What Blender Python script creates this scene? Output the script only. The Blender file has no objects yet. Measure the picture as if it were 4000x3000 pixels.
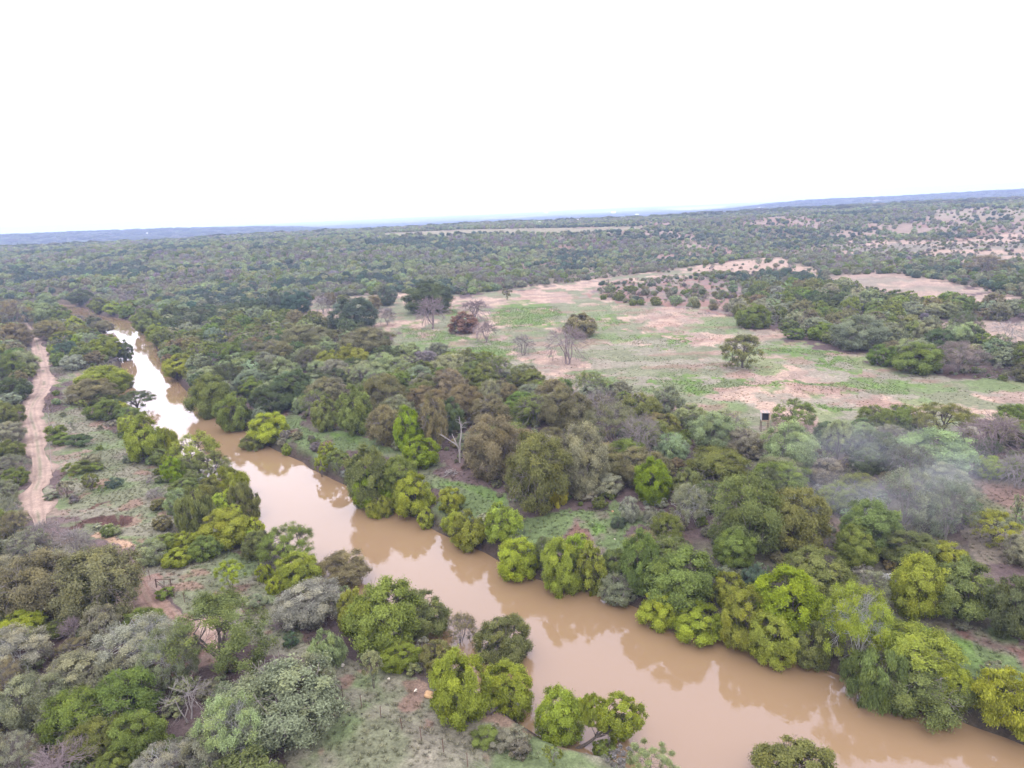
import bpy, math, random
import numpy as np
from mathutils import Matrix, Vector
R = math.radians
SC = bpy.context.scene
COL = SC.collection
RNG = np.random.default_rng(7)

# ------------------------------------------------------------------ camera
CAM_H, PITCH, ROLL, FPX = 40.0, R(13.72), R(2.54), 1535.0      # pixels of a 2212 x 1659 copy of the photo
CX, CY = 1106.0, 829.5
fwd = np.array([0, math.cos(PITCH), -math.sin(PITCH)])
r0 = np.array([1.0, 0, 0]); u0 = np.array([0, math.sin(PITCH), math.cos(PITCH)])
RT = math.cos(ROLL)*r0 - math.sin(ROLL)*u0
UP = math.sin(ROLL)*r0 + math.cos(ROLL)*u0
EYE = np.array([0.0, 0.0, CAM_H])
cd = bpy.data.cameras.new('camera'); cam = bpy.data.objects.new('camera', cd); COL.objects.link(cam)
cd.sensor_width = 36.0; cd.lens = FPX/2212.0*36.0; cd.clip_start = 0.5; cd.clip_end = 60000.0
M = Matrix(((RT[0], UP[0], -fwd[0], 0), (RT[1], UP[1], -fwd[1], 0), (RT[2], UP[2], -fwd[2], CAM_H), (0, 0, 0, 1)))
cam.matrix_world = M
SC.camera = cam

# ------------------------------------------------------------------ overcast sky and soft sun
W = bpy.data.worlds.new('World'); SC.world = W; W.use_nodes = True
nt = W.node_tree; nt.nodes.clear()
out = nt.nodes.new('ShaderNodeOutputWorld'); bg = nt.nodes.new('ShaderNodeBackground')
sky = nt.nodes.new('ShaderNodeTexSky'); sky.sky_type = 'NISHITA'; sky.sun_disc = False
sky.sun_elevation = R(52); sky.sun_rotation = R(170)
cloud = nt.nodes.new('ShaderNodeRGB'); cloud.outputs[0].default_value = (23.2, 22.2, 24.4, 1)   # the even white cloud layer
mx = nt.nodes.new('ShaderNodeMix'); mx.data_type = 'RGBA'; mx.inputs[0].default_value = 0.92
nt.links.new(sky.outputs[0], mx.inputs[6]); nt.links.new(cloud.outputs[0], mx.inputs[7])
nt.links.new(mx.outputs[2], bg.inputs[0]); bg.inputs[1].default_value = 0.135
nt.links.new(bg.outputs[0], out.inputs[0])
sl = bpy.data.lights.new('sun', 'SUN'); sl.energy = 1.6; sl.angle = R(18); sl.color = (1.0, 0.95, 0.88)
sun = bpy.data.objects.new('sun', sl); COL.objects.link(sun); sun.rotation_euler = (R(38), 0, R(-10))
SC.view_settings.view_transform = 'Standard'; SC.view_settings.look = 'None'
SC.view_settings.exposure = 0.24; SC.view_settings.gamma = 1.0
try:
    SC.cycles.volume_bounces = 1; SC.cycles.max_bounces = 6; SC.cycles.diffuse_bounces = 3
    SC.cycles.transparent_max_bounces = 4; SC.cycles.use_denoising = True
except Exception:
    pass

# ------------------------------------------------------------------ helpers
def tag(o, label=None, cat=None, group=None, kind=None):
    if label: o['label'] = label
    if cat: o['category'] = cat
    if group: o['group'] = group
    if kind: o['kind'] = kind
    return o

def project(P):
    P = np.asarray(P, float) - EYE
    z = P @ fwd
    zz = np.where(z > 0.5, z, 0.5)
    return CX + FPX*(P @ RT)/zz, CY - FPX*(P @ UP)/zz, z

def ray(px, py):
    d = fwd*FPX + (px-CX)*RT - (py-CY)*UP
    return d/np.linalg.norm(d)

def hit_z(px, py, z):
    d = ray(px, py)
    return EYE + d*((z-CAM_H)/d[2])

def mesh(name, V, faces, mats, attrs=None, fmat=None, smooth=True):
    """faces: list of (n x k) index arrays"""
    me = bpy.data.meshes.new(name)
    V = np.asarray(V, np.float32)
    faces = [np.asarray(f, np.int32) for f in faces if len(f)]
    me.vertices.add(len(V)); me.vertices.foreach_set('co', V.ravel())
    nl = sum(f.size for f in faces); nf = sum(len(f) for f in faces)
    me.loops.add(nl); me.polygons.add(nf)
    me.loops.foreach_set('vertex_index', np.concatenate([f.ravel() for f in faces]))
    tot = np.concatenate([np.full(len(f), f.shape[1], np.int32) for f in faces])
    st = np.concatenate([[0], np.cumsum(tot)[:-1]]).astype(np.int32)
    me.polygons.foreach_set('loop_start', st)
    for m in mats: me.materials.append(m)
    if fmat is not None: me.polygons.foreach_set('material_index', np.asarray(fmat, np.int32))
    me.polygons.foreach_set('use_smooth', np.full(nf, smooth))
    for k, (dom, typ, arr) in (attrs or {}).items():
        a = me.attributes.new(k, typ, dom)
        a.data.foreach_set('color' if typ == 'FLOAT_COLOR' else ('vector' if typ == 'FLOAT_VECTOR' else 'value'), np.asarray(arr, np.float32 if typ != 'INT' else np.int32).ravel())
    me.update(calc_edges=True); me.validate()
    return me

def add(name, me, parent=None, loc=None):
    o = bpy.data.objects.new(name, me); COL.objects.link(o)
    if parent: o.parent = parent
    if loc is not None: o.location = loc
    return o

def hash2(ix, iy, s):
    h = (ix.astype(np.int64)*374761393 + iy.astype(np.int64)*668265263 + s*1442695041) & 0x7fffffff
    h = ((h ^ (h >> 13))*1274126177) & 0x7fffffff
    h = (h ^ (h >> 16)) & 0x7fffffff
    return (h % 100003)/100003.0

def vnoise(x, y, s=0):
    ix = np.floor(x); iy = np.floor(y); fx = x-ix; fy = y-iy
    ix = ix.astype(np.int64); iy = iy.astype(np.int64)
    fx = fx*fx*(3-2*fx); fy = fy*fy*(3-2*fy)
    a = hash2(ix, iy, s); b = hash2(ix+1, iy, s); c = hash2(ix, iy+1, s); d = hash2(ix+1, iy+1, s)
    return (a*(1-fx)+b*fx)*(1-fy) + (c*(1-fx)+d*fx)*fy

def fbm(x, y, s=0, o=4):
    t = 0; a = 0.5; n = 0
    for i in range(o):
        t = t + a*vnoise(x*2**i, y*2**i, s+i*17); n += a; a *= 0.5
    return t/n

def sst(a, b, x):
    t = np.clip((x-a)/(b-a), 0, 1); return t*t*(3-2*t)

def inpoly(px, py, poly):
    poly = np.asarray(poly, float); r = np.zeros(np.shape(px), bool)
    n = len(poly); j = n-1
    for i in range(n):
        xi, yi = poly[i]; xj, yj = poly[j]
        c = ((yi > py) != (yj > py)) & (px < (xj-xi)*(py-yi)/(yj-yi+1e-12)+xi)
        r ^= c; j = i
    return r

def segdist(x, y, pts):
    d = np.full(np.shape(x), 1e9)
    for (ax, ay), (bx, by) in zip(pts[:-1], pts[1:]):
        dx, dy = bx-ax, by-ay; L = dx*dx+dy*dy+1e-9
        t = np.clip(((x-ax)*dx+(y-ay)*dy)/L, 0, 1)
        d = np.minimum(d, (x-ax-t*dx)**2+(y-ay-t*dy)**2)
    return np.sqrt(d)

def catmull(P, n=6):
    P = np.asarray(P, float); Q = np.vstack([2*P[0]-P[1], P, 2*P[-1]-P[-2]]); o = []
    for i in range(1, len(Q)-2):
        a, b, c, d = Q[i-1], Q[i], Q[i+1], Q[i+2]
        for k in range(n):
            t = k/n
            o.append(0.5*((2*b)+(c-a)*t+(2*a-5*b+4*c-d)*t*t+(3*b-a-3*c+d)*t**3))
    o.append(P[-1]); return np.array(o)

# crops of the photo used to take coordinates: (x0, y0, scale)
T = {'P': (0, 0, 1), 'D': (0, 636, .15), 'E': (0, 995.4, .2)}
for i in range(4):
    T['A%d' % (i+1)] = (553*i, 387, .25); T['B%d' % (i+1)] = (553*i, 802, .25); T['C%d' % (i+1)] = (553*i, 1216.6, .2666)
def tp(t, pts):
    x0, y0, s = T[t]; return [(x0+s*p[0], y0+s*p[1]) for p in pts]

# ------------------------------------------------------------------ river outline
WZ = -3.0
far_bank = [(-260, 662), (-60, 657), (60, 655), (120, 655), (147, 658), (175, 663), (212, 680), (250, 686), (277, 693), (302, 714), (320, 724), (337, 757), (352, 796), (385, 828),
            (410, 858), (440, 886), (480, 911), (520, 930), (553, 950), (585, 970), (613, 984), (648, 999), (663, 1012), (698, 1029), (745, 1052), (790, 1080),
            (853, 1108), (898, 1122), (930, 1144), (960, 1160), (990, 1174), (1043, 1196), (1085, 1222), (1127, 1240), (1167, 1258), (1255, 1279), (1301, 1290), (1354, 1310), (1389, 1323),
            (1470, 1350), (1559, 1385), (1613, 1398), (1659, 1416), (1707, 1430), (1760, 1446), (1824, 1467), (1920, 1500), (2022, 1539), (2075, 1563),
            (2112, 1579), (2192, 1608), (2300, 1655), (2500, 1760), (2900, 2000)]
near_vis = [(140, 662), (150, 666), (175, 682), (205, 694), (232, 708), (246, 724), (256, 748), (266, 785)]      # edge of the water one can see past the low bank
near_bank = [(-260, 672), (-60, 668), (50, 668), (104, 672), (136, 686), (158, 701), (186, 712), (214, 724), (232, 738), (248, 758), (264, 787), (262, 815), (250, 838), (247, 860), (262, 878), (285, 905), (318, 945),
             (355, 985), (395, 1020), (440, 1052), (490, 1092), (540, 1140), (600, 1192), (680, 1245), (760, 1305), (850, 1368), (930, 1420), (1000, 1470), (1080, 1525),
             (1150, 1572), (1220, 1612), (1314, 1641), (1375, 1665), (1500, 1730), (1750, 1860), (2200, 2150)]
FB = catmull([hit_z(x, y, WZ)[:2] for x, y in far_bank], 4)
NB = catmull([hit_z(x, y, WZ)[:2] for x, y in near_bank], 4)
RIV = np.vstack([FB, NB[::-1]])

def wob(P, a, s):
    P = P.copy()
    P[:, 0] += a*(fbm(P[:, 0]*.25, P[:, 1]*.25, s, 3)-.5)*2
    P[:, 1] += a*(fbm(P[:, 0]*.25+40, P[:, 1]*.25, s+5, 3)-.5)*2
    return P

# ------------------------------------------------------------------ terrain height
def azi(px): return math.atan2((px-CX), FPX*1.0)
AZ = [azi(p) for p in (-900, 0, 300, 600, 870, 1150, 1400, 1700, 1950, 2212, 3100)]
FOOT = [360, 372, 372, 362, 375, 430, 520, 540, 520, 470, 470]
TOPR = [850, 900, 860, 830, 800, 790, 830, 900, 950, 950, 950]
TOPH = [16, 17, 17, 18, 19, 19, 18, 19, 21, 22, 22]
PLAT = [1250, 1250, 1200, 1180, 1150, 1150, 1200, 1400, 1500, 1500, 1500]
SCARP = np.array([hit_z(x, y, 0)[:2] for x, y in tp('E', [(770, 712), (860, 668), (960, 632), (1100, 610), (1300, 603), (1500, 622), (1680, 640)])])

def river_d(x, y):
    d = segdist(x, y, RIV[::1])
    near = inpoly(x, y, RIV)
    return np.where(near, -d, d)

def height(x, y, need_river=True):
    x = np.asarray(x, float); y = np.asarray(y, float)
    r = np.hypot(x, y); a = np.arctan2(x, np.maximum(y, 1e-6)); a = np.where(y < 0, np.sign(x)*1.2, a)
    foot = np.interp(a, AZ, FOOT); topr = np.interp(a, AZ, TOPR); toph = np.interp(a, AZ, TOPH); plat = np.interp(a, AZ, PLAT)
    foot = foot + 60*(fbm(x/120, y/120, 3, 3)-.5)
    h = 0.5*(fbm(x/14, y/14, 1, 3)-.5)*2*0.35
    s = np.clip((r-foot)/(topr-foot), 0, 1.0); hill = toph*(s*s*(3-2*s)*.6+s*.4)
    gul = (np.abs(fbm(x/110, y/170, 9, 4)-.5)*4)
    hill = hill - 5.5*np.clip(1-gul, 0, 1)*np.sin(np.pi*s)
    hill = hill + 4*(fbm(x/90, y/90, 11, 3)-.5)*sst(0, .3, s)
    drop = sst(0, 1, (r-plat)/900.0)
    roll = 34*(fbm(x/2600+3, y/1500, 21, 4)-.5) + 10*(fbm(x/500, y/500, 23, 3)-.5)
    hill = hill*(1-drop) + drop*(-18 + roll*sst(1600, 4000, r))
    # long dark ridges far off on the left and on the right
    rl = np.exp(-((r-3000)/650)**2)*sst(-.16, -.32, a)
    rr = np.exp(-((r-3300)/700)**2)*sst(.17, .42, a)
    rn = 7*(fbm(x/420, y/420, 31, 3)-.5)
    h = h + hill; h = h*(1-rl) + rl*(np.interp(a, [-.8, -.62, -.376, -.295], [38, 35, 22, 17])+rn); h = h*(1-rr) + rr*(25.5+rn+6*sst(.45, .62, a))
    if need_river:
        m = r < 620
        if np.any(m):
            d = np.full(r.shape, 99.0); d[m] = river_d(x[m], y[m])
            wn = .75+.6*fbm(x/6, y/6, 41, 3)
            bank = np.where(d > 0, -3.15 + 2.0*sst(0, 2.4, d*wn) + 1.15*sst(2, 16, d*wn), -3.15-1.6*sst(0, 3, -d))
            k = sst(22, 12, d)
            h = np.where(d < 22, bank*k + h*(1-k) + .12*(fbm(x/1.3, y/1.3, 43, 2)-.5)*(d > 0), h)
            # eroded red scarp on the left meadow
            ds = segdist(x, y, SCARP)
            xs = np.interp(x, SCARP[:, 0], SCARP[:, 1])
            below = (y < xs+1.6*(fbm(x/2.2, y/2.2, 5, 3)-.5)*2) & (x > SCARP[0, 0]) & (x < SCARP[-1, 0])
            ends = np.minimum(sst(SCARP[0, 0], SCARP[0, 0]+4, x), sst(SCARP[-1, 0], SCARP[-1, 0]-6, x))
            h = h - np.where(below, (.35+.75*fbm(x/3, y/9, 15, 3))*sst(8, 1.2, ds)*ends, 0)
    return h

def ground(px, py, lift=0.0):
    d = ray(px, py)
    t = np.geomspace(22, 4000, 260)
    for k in range(2):
        P = EYE + t[:, None]*d
        f = P[:, 2] - height(P[:, 0], P[:, 1]) - lift
        i = int(np.argmax(f < 0))
        if f[i] >= 0: i = len(t)-1
        t = np.linspace(t[max(i-1, 0)], t[i], 40)
    return P[i]
# ------------------------------------------------------------------ materials
def newmat(name):
    m = bpy.data.materials.new(name); m.use_nodes = True
    m.node_tree.nodes.clear(); return m, m.node_tree.nodes, m.node_tree.links

def simple(name, col, rough=.9, var=.25, scale=6.0, bump=0.0):
    m, N, L = newmat(name)
    o = N.new('ShaderNodeOutputMaterial'); p = N.new('ShaderNodeBsdfPrincipled')
    p.inputs['Roughness'].default_value = rough; p.inputs['Specular IOR Level'].default_value = .25
    tc = N.new('ShaderNodeTexCoord'); n = N.new('ShaderNodeTexNoise'); n.inputs['Scale'].default_value = scale; n.inputs['Detail'].default_value = 4
    mp = N.new('ShaderNodeMapRange'); mp.inputs[1].default_value = .3; mp.inputs[2].default_value = .7; mp.inputs[3].default_value = 1-var; mp.inputs[4].default_value = 1+var
    mu = N.new('ShaderNodeVectorMath'); mu.operation = 'SCALE'; mu.inputs[0].default_value = col[:3]
    L.new(tc.outputs['Object'], n.inputs['Vector']); L.new(n.outputs[0], mp.inputs[0]); L.new(mp.outputs[0], mu.inputs['Scale'])
    L.new(mu.outputs[0], p.inputs['Base Color'])
    if bump:
        b = N.new('ShaderNodeBump'); b.inputs['Strength'].default_value = bump; b.inputs['Distance'].default_value = .1
        L.new(n.outputs[0], b.inputs['Height']); L.new(b.outputs[0], p.inputs['Normal'])
    L.new(p.outputs[0], o.inputs[0]); return m

def attr_ground(name, s1=1.2, amt=.35, fine=.3):
    """colour from the mesh's own 'soil' attribute, broken up by fine grain"""
    m, N, L = newmat(name)
    o = N.new('ShaderNodeOutputMaterial'); p = N.new('ShaderNodeBsdfPrincipled'); p.inputs['Roughness'].default_value = 1; p.inputs['Specular IOR Level'].default_value = .05
    at = N.new('ShaderNodeAttribute'); at.attribute_name = 'soil'
    g = N.new('ShaderNodeNewGeometry')
    n1 = N.new('ShaderNodeTexNoise'); n1.inputs['Scale'].default_value = s1; n1.inputs['Detail'].default_value = 6; n1.inputs['Roughness'].default_value = .7
    n2 = N.new('ShaderNodeTexNoise'); n2.inputs['Scale'].default_value = s1*.12; n2.inputs['Detail'].default_value = 5
    L.new(g.outputs['Position'], n1.inputs['Vector']); L.new(g.outputs['Position'], n2.inputs['Vector'])
    m1 = N.new('ShaderNodeMapRange'); m1.inputs[1].default_value = .25; m1.inputs[2].default_value = .75; m1.inputs[3].default_value = 1-amt; m1.inputs[4].default_value = 1+amt
    m2 = N.new('ShaderNodeMapRange'); m2.inputs[1].default_value = .3; m2.inputs[2].default_value = .7; m2.inputs[3].default_value = .86; m2.inputs[4].default_value = 1.14
    L.new(n1.outputs[0], m1.inputs[0]); L.new(n2.outputs[0], m2.inputs[0])
    m0 = N.new('ShaderNodeMath'); m0.operation = 'MULTIPLY'; L.new(m1.outputs[0], m0.inputs[0]); L.new(m2.outputs[0], m0.inputs[1])
    n3 = N.new('ShaderNodeTexNoise'); n3.inputs['Scale'].default_value = s1*4.5; n3.inputs['Detail'].default_value = 5; n3.inputs['Roughness'].default_value = .75; L.new(g.outputs['Position'], n3.inputs['Vector'])
    m3 = N.new('ShaderNodeMapRange'); m3.inputs[1].default_value = .3; m3.inputs[2].default_value = .7; m3.inputs[3].default_value = 1-fine; m3.inputs[4].default_value = 1+fine; L.new(n3.outputs[0], m3.inputs[0])
    mm = N.new('ShaderNodeMath'); mm.operation = 'MULTIPLY'; L.new(m0.outputs[0], mm.inputs[0]); L.new(m3.outputs[0], mm.inputs[1])
    mu = N.new('ShaderNodeVectorMath'); mu.operation = 'SCALE'; L.new(at.outputs['Color'], mu.inputs[0]); L.new(mm.outputs[0], mu.inputs['Scale'])
    b = N.new('ShaderNodeBump'); b.inputs['Strength'].default_value = .5; b.inputs['Distance'].default_value = .25
    L.new(n1.outputs[0], b.inputs['Height']); L.new(b.outputs[0], p.inputs['Normal'])
    L.new(mu.outputs[0], p.inputs['Base Color']); L.new(p.outputs[0], o.inputs[0]); return m

def leafmat(name, src):
    """src 'OBJECT': hue from the object's colour; 'INSTANCER': hue carried by each scattered plant"""
    m, N, L = newmat(name)
    o = N.new('ShaderNodeOutputMaterial')
    if src == 'OBJECT':
        oi = N.new('ShaderNodeObjectInfo'); c = oi.outputs['Color']
    else:
        at = N.new('ShaderNodeAttribute'); at.attribute_type = 'INSTANCER'; at.attribute_name = 'tint'; c = at.outputs['Color']
    v = N.new('ShaderNodeAttribute'); v.attribute_name = 'v'
    mp = N.new('ShaderNodeMapRange'); mp.inputs[3].default_value = .40; mp.inputs[4].default_value = 1.65; L.new(v.outputs['Fac'], mp.inputs[0])
    mu = N.new('ShaderNodeVectorMath'); mu.operation = 'SCALE'; L.new(c, mu.inputs[0]); L.new(mp.outputs[0], mu.inputs['Scale'])
    w = N.new('ShaderNodeAttribute'); w.attribute_name = 'w'
    wm = N.new('ShaderNodeMapRange'); wm.inputs[1].default_value = .55; wm.inputs[2].default_value = 1; wm.inputs[3].default_value = 0; wm.inputs[4].default_value = .75; L.new(w.outputs['Fac'], wm.inputs[0])
    tone = N.new('ShaderNodeVectorMath'); tone.operation = 'MULTIPLY'; tone.inputs[1].default_value = (1.13, 1.05, .74); L.new(mu.outputs[0], tone.inputs[0])
    mx = N.new('ShaderNodeMix'); mx.data_type = 'RGBA'; L.new(wm.outputs[0], mx.inputs[0]); L.new(mu.outputs[0], mx.inputs[6]); L.new(tone.outputs[0], mx.inputs[7])
    d = N.new('ShaderNodeBsdfDiffuse'); t = N.new('ShaderNodeBsdfTranslucent'); s = N.new('ShaderNodeMixShader'); s.inputs[0].default_value = .40
    L.new(mx.outputs[2], d.inputs[0]); L.new(mx.outputs[2], t.inputs[0]); L.new(d.outputs[0], s.inputs[1]); L.new(t.outputs[0], s.inputs[2])
    L.new(s.outputs[0], o.inputs[0]); return m

LEAF = leafmat('leaves', 'OBJECT'); LEAFI = leafmat('leaves_scattered', 'INSTANCER')
BARK = simple('bark', (.085, .07, .06), var=.35, scale=9)
GREYBARK = simple('grey_bark', (.17, .15, .142), var=.3, scale=9)
MAUVEBARK = simple('mauve_twigs', (.165, .13, .132), var=.3, scale=9)
WHITEWOOD = simple('bleached_wood', (.225, .205, .195), var=.25, scale=7)
LICHEN = simple('lichen_bark', (.30, .30, .28), var=.35, scale=12)
GROUND = attr_ground('soil_and_grass', 1.1, .42, .42)
ROADM = attr_ground('sandy_road', 1.6, .22)

# ------------------------------------------------------------------ ground colours (what the soil or the cover is)
C_ = lambda *v: np.array(v)
SAND, PINK, REDS, LITTER = C_(.285, .212, .165), C_(.24, .182, .148), C_(.135, .082, .066), C_(.068, .05, .048)
GREYG, DRYG, GREEN, BRITE, MUD = C_(.118, .124, .078), C_(.165, .150, .118), C_(.088, .118, .050), C_(.088, .140, .036), C_(.055, .04, .034)
FARWOOD = C_(.055, .065, .034)

FIELD = [(985, 640), (1100, 625), (1270, 606), (1400, 588), (1530, 590), (1440, 610), (1300, 625), (1276, 637), (1356, 658), (1468, 664), (1581, 676), (1618, 710), (1659, 716), (1751, 739), (1809, 759),
         (1871, 764), (1909, 789), (1946, 809), (2084, 821), (2600, 850), (2600, 925), (2212, 915), (1859, 930), (1659, 935), (1456, 905), (1331, 850), (1181, 845), (1028, 785), (878, 765),
         (848, 752), (840, 712), (715, 700), (600, 690), (610, 675), (700, 640), (860, 636)]
FIELD2 = [(1766, 599), (1846, 594), (1934, 590), (1971, 600), (2034, 606), (2109, 622), (2146, 635), (2212, 648), (2500, 690), (2500, 710), (2212, 668), (2034, 658), (1946, 650), (1884, 638), (1821, 620)]
FIELD3 = [(1934, 691), (2010, 690), (2212, 693), (2600, 705), (2600, 780), (2212, 744), (2159, 740), (2084, 719), (2009, 710)]
FIELD4 = [(818, 504), (1000, 496), (1390, 489), (1392, 496), (1250, 503), (1000, 507), (830, 512)]
FIELD5 = [(2016, 454), (2212, 450), (2600, 440), (2600, 470), (2212, 474), (2030, 473)]
SANDY = [(1750, 535), (1850, 518), (1960, 520), (2060, 520), (2212, 496), (2500, 480), (2500, 590), (2212, 584), (2050, 572), (1950, 560), (1800, 556)]
SHRUBBY = [(1276, 637), (1300, 612), (1440, 600), (1540, 598), (1600, 615), (1640, 650), (1581, 674), (1468, 662), (1356, 658)]
SANDY2 = [(1600, 560), (1680, 556), (1760, 580), (1766, 600), (1690, 585), (1600, 592), (1450, 588), (1480, 578)]
BENCH = [tp('B2', [(150, 340), (330, 380), (560, 540), (900, 560), (1160, 680), (880, 700), (800, 760), (770, 1010), (580, 930), (300, 760), (130, 690), (100, 560)]),
         tp('B2', [(1430, 860), (1650, 800), (1850, 900), (2130, 1130), (2212, 1180), (1990, 1300), (1960, 1500), (1520, 1400), (1440, 1250)]),
         tp('B3', [(100, 1210), (480, 1190), (860, 1180), (1000, 1100), (1260, 1280), (1050, 1450), (900, 1600), (100, 1560)]),
         tp('C4', [(420, 320), (700, 290), (960, 330), (1080, 440), (1420, 480), (1830, 520), (2074, 660), (2300, 800), (2300, 1500), (2060, 1500), (1700, 1360), (1360, 1210), (1450, 800), (950, 620), (480, 560)]),
         tp('B4', [(1560, 900), (2212, 960), (2500, 1000), (2600, 1700), (1900, 1700), (1720, 1480), (1700, 1240)])]
MEADOW = [[(97, 850), (118, 800), (130, 820), (190, 840), (262, 900), (340, 1010), (390, 1050), (400, 1150), (330, 1190), (150, 1150), (97, 1105), (96, 1050), (100, 1000), (92, 930)],
          [(255, 1180), (330, 1160), (520, 1160), (620, 1220), (640, 1290), (700, 1400), (900, 1470), (1100, 1570), (1230, 1625), (1375, 1670), (1450, 1800), (600, 1800), (610, 1659), (720, 1520), (680, 1440), (560, 1380), (420, 1330), (330, 1260), (250, 1240)],
          [(112, 760), (160, 770), (160, 850), (118, 850)]]
REDPATCH = [tp('C1', [(1020, 60), (1180, 90), (1270, 200), (1400, 330), (1640, 420), (1750, 640), (1600, 900), (1300, 900), (1330, 560), (1080, 420), (1050, 260)]),
            tp('E', [(380, 560), (800, 700), (1000, 720), (1000, 780), (1230, 820), (1300, 1000), (1450, 1180), (1240, 1200), (1000, 1020), (700, 900), (300, 760)])]
GREENS = [tp('A3', [(0, 1040), (160, 1070), (360, 1090), (440, 1150), (390, 1220), (250, 1260), (0, 1290), (-140, 1260), (-180, 1190), (-90, 1110)]),
          tp('A3', [(690, 1200), (1000, 1235), (900, 1265), (720, 1245)]), tp('A3', [(900, 1370), (1060, 1340), (1180, 1400), (1090, 1430), (930, 1420)]), tp('A3', [(1220, 1390), (1400, 1370), (1540, 1395), (1400, 1430)]),
          tp('A2', [(1820, 1460), (2050, 1380), (2212, 1420), (2212, 1560), (1900, 1530)]), tp('A2', [(1250, 1290), (1390, 1270), (1700, 1340), (1860, 1370), (1700, 1400), (1400, 1410)]), tp('A2', [(1560, 1460), (1680, 1440), (1850, 1480), (1680, 1500)]),
          tp('B4', [(-560, 90), (0, 88), (400, 110), (800, 90), (1050, 110), (1250, 165), (1200, 215), (900, 190), (600, 170), (300, 130), (0, 125), (-300, 160), (-900, 150), (-1000, 60)]),
          tp('B4', [(380, 290), (560, 270), (760, 300), (800, 340), (560, 350)]), tp('B3', [(400, 40), (560, 30), (700, 70), (620, 110), (420, 90)]), tp('B3', [(960, 160), (1200, 130), (1450, 150), (1760, 150), (1700, 200), (1400, 215), (1100, 190)]),
          tp('A4', [(0, 1460), (300, 1465), (700, 1510), (560, 1545), (200, 1500), (0, 1490)]), tp('A4', [(380, 1590), (700, 1540), (800, 1600), (600, 1659)]),
          tp('B2', [(420, 640), (640, 560), (840, 560), (830, 610), (560, 660), (480, 720)]), tp('B2', [(620, 800), (700, 860), (800, 900), (770, 980), (640, 900)]), tp('B2', [(1640, 950), (1800, 920), (2060, 1100), (2000, 1160), (1780, 1100)]),
          tp('C4', [(960, 440), (1380, 480), (1700, 620), (1820, 800), (1900, 830), (1700, 860), (1440, 640), (1000, 560)]), tp('B3', [(660, 1330), (800, 1350), (840, 1440), (700, 1450)]),
          tp('D', [(780, 1190), (1010, 1200), (1000, 1350), (830, 1400)]), tp('B1', [(380, 270), (640, 280), (640, 330), (420, 340)]), tp('A2', [(1640, 1110), (1760, 1120), (1740, 1180), (1640, 1170)])]
SANDS = [tp('B1', [(480, 650), (640, 640), (740, 690), (600, 730), (490, 720)]), tp('B1', [(460, 800), (560, 790), (560, 880), (740, 890), (700, 910), (480, 890)]), tp('B1', [(380, 1100), (540, 1100), (560, 1170), (500, 1240), (380, 1240)]), tp('B1', [(120, 1000), (230, 990), (240, 1220), (140, 1200)])]

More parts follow.
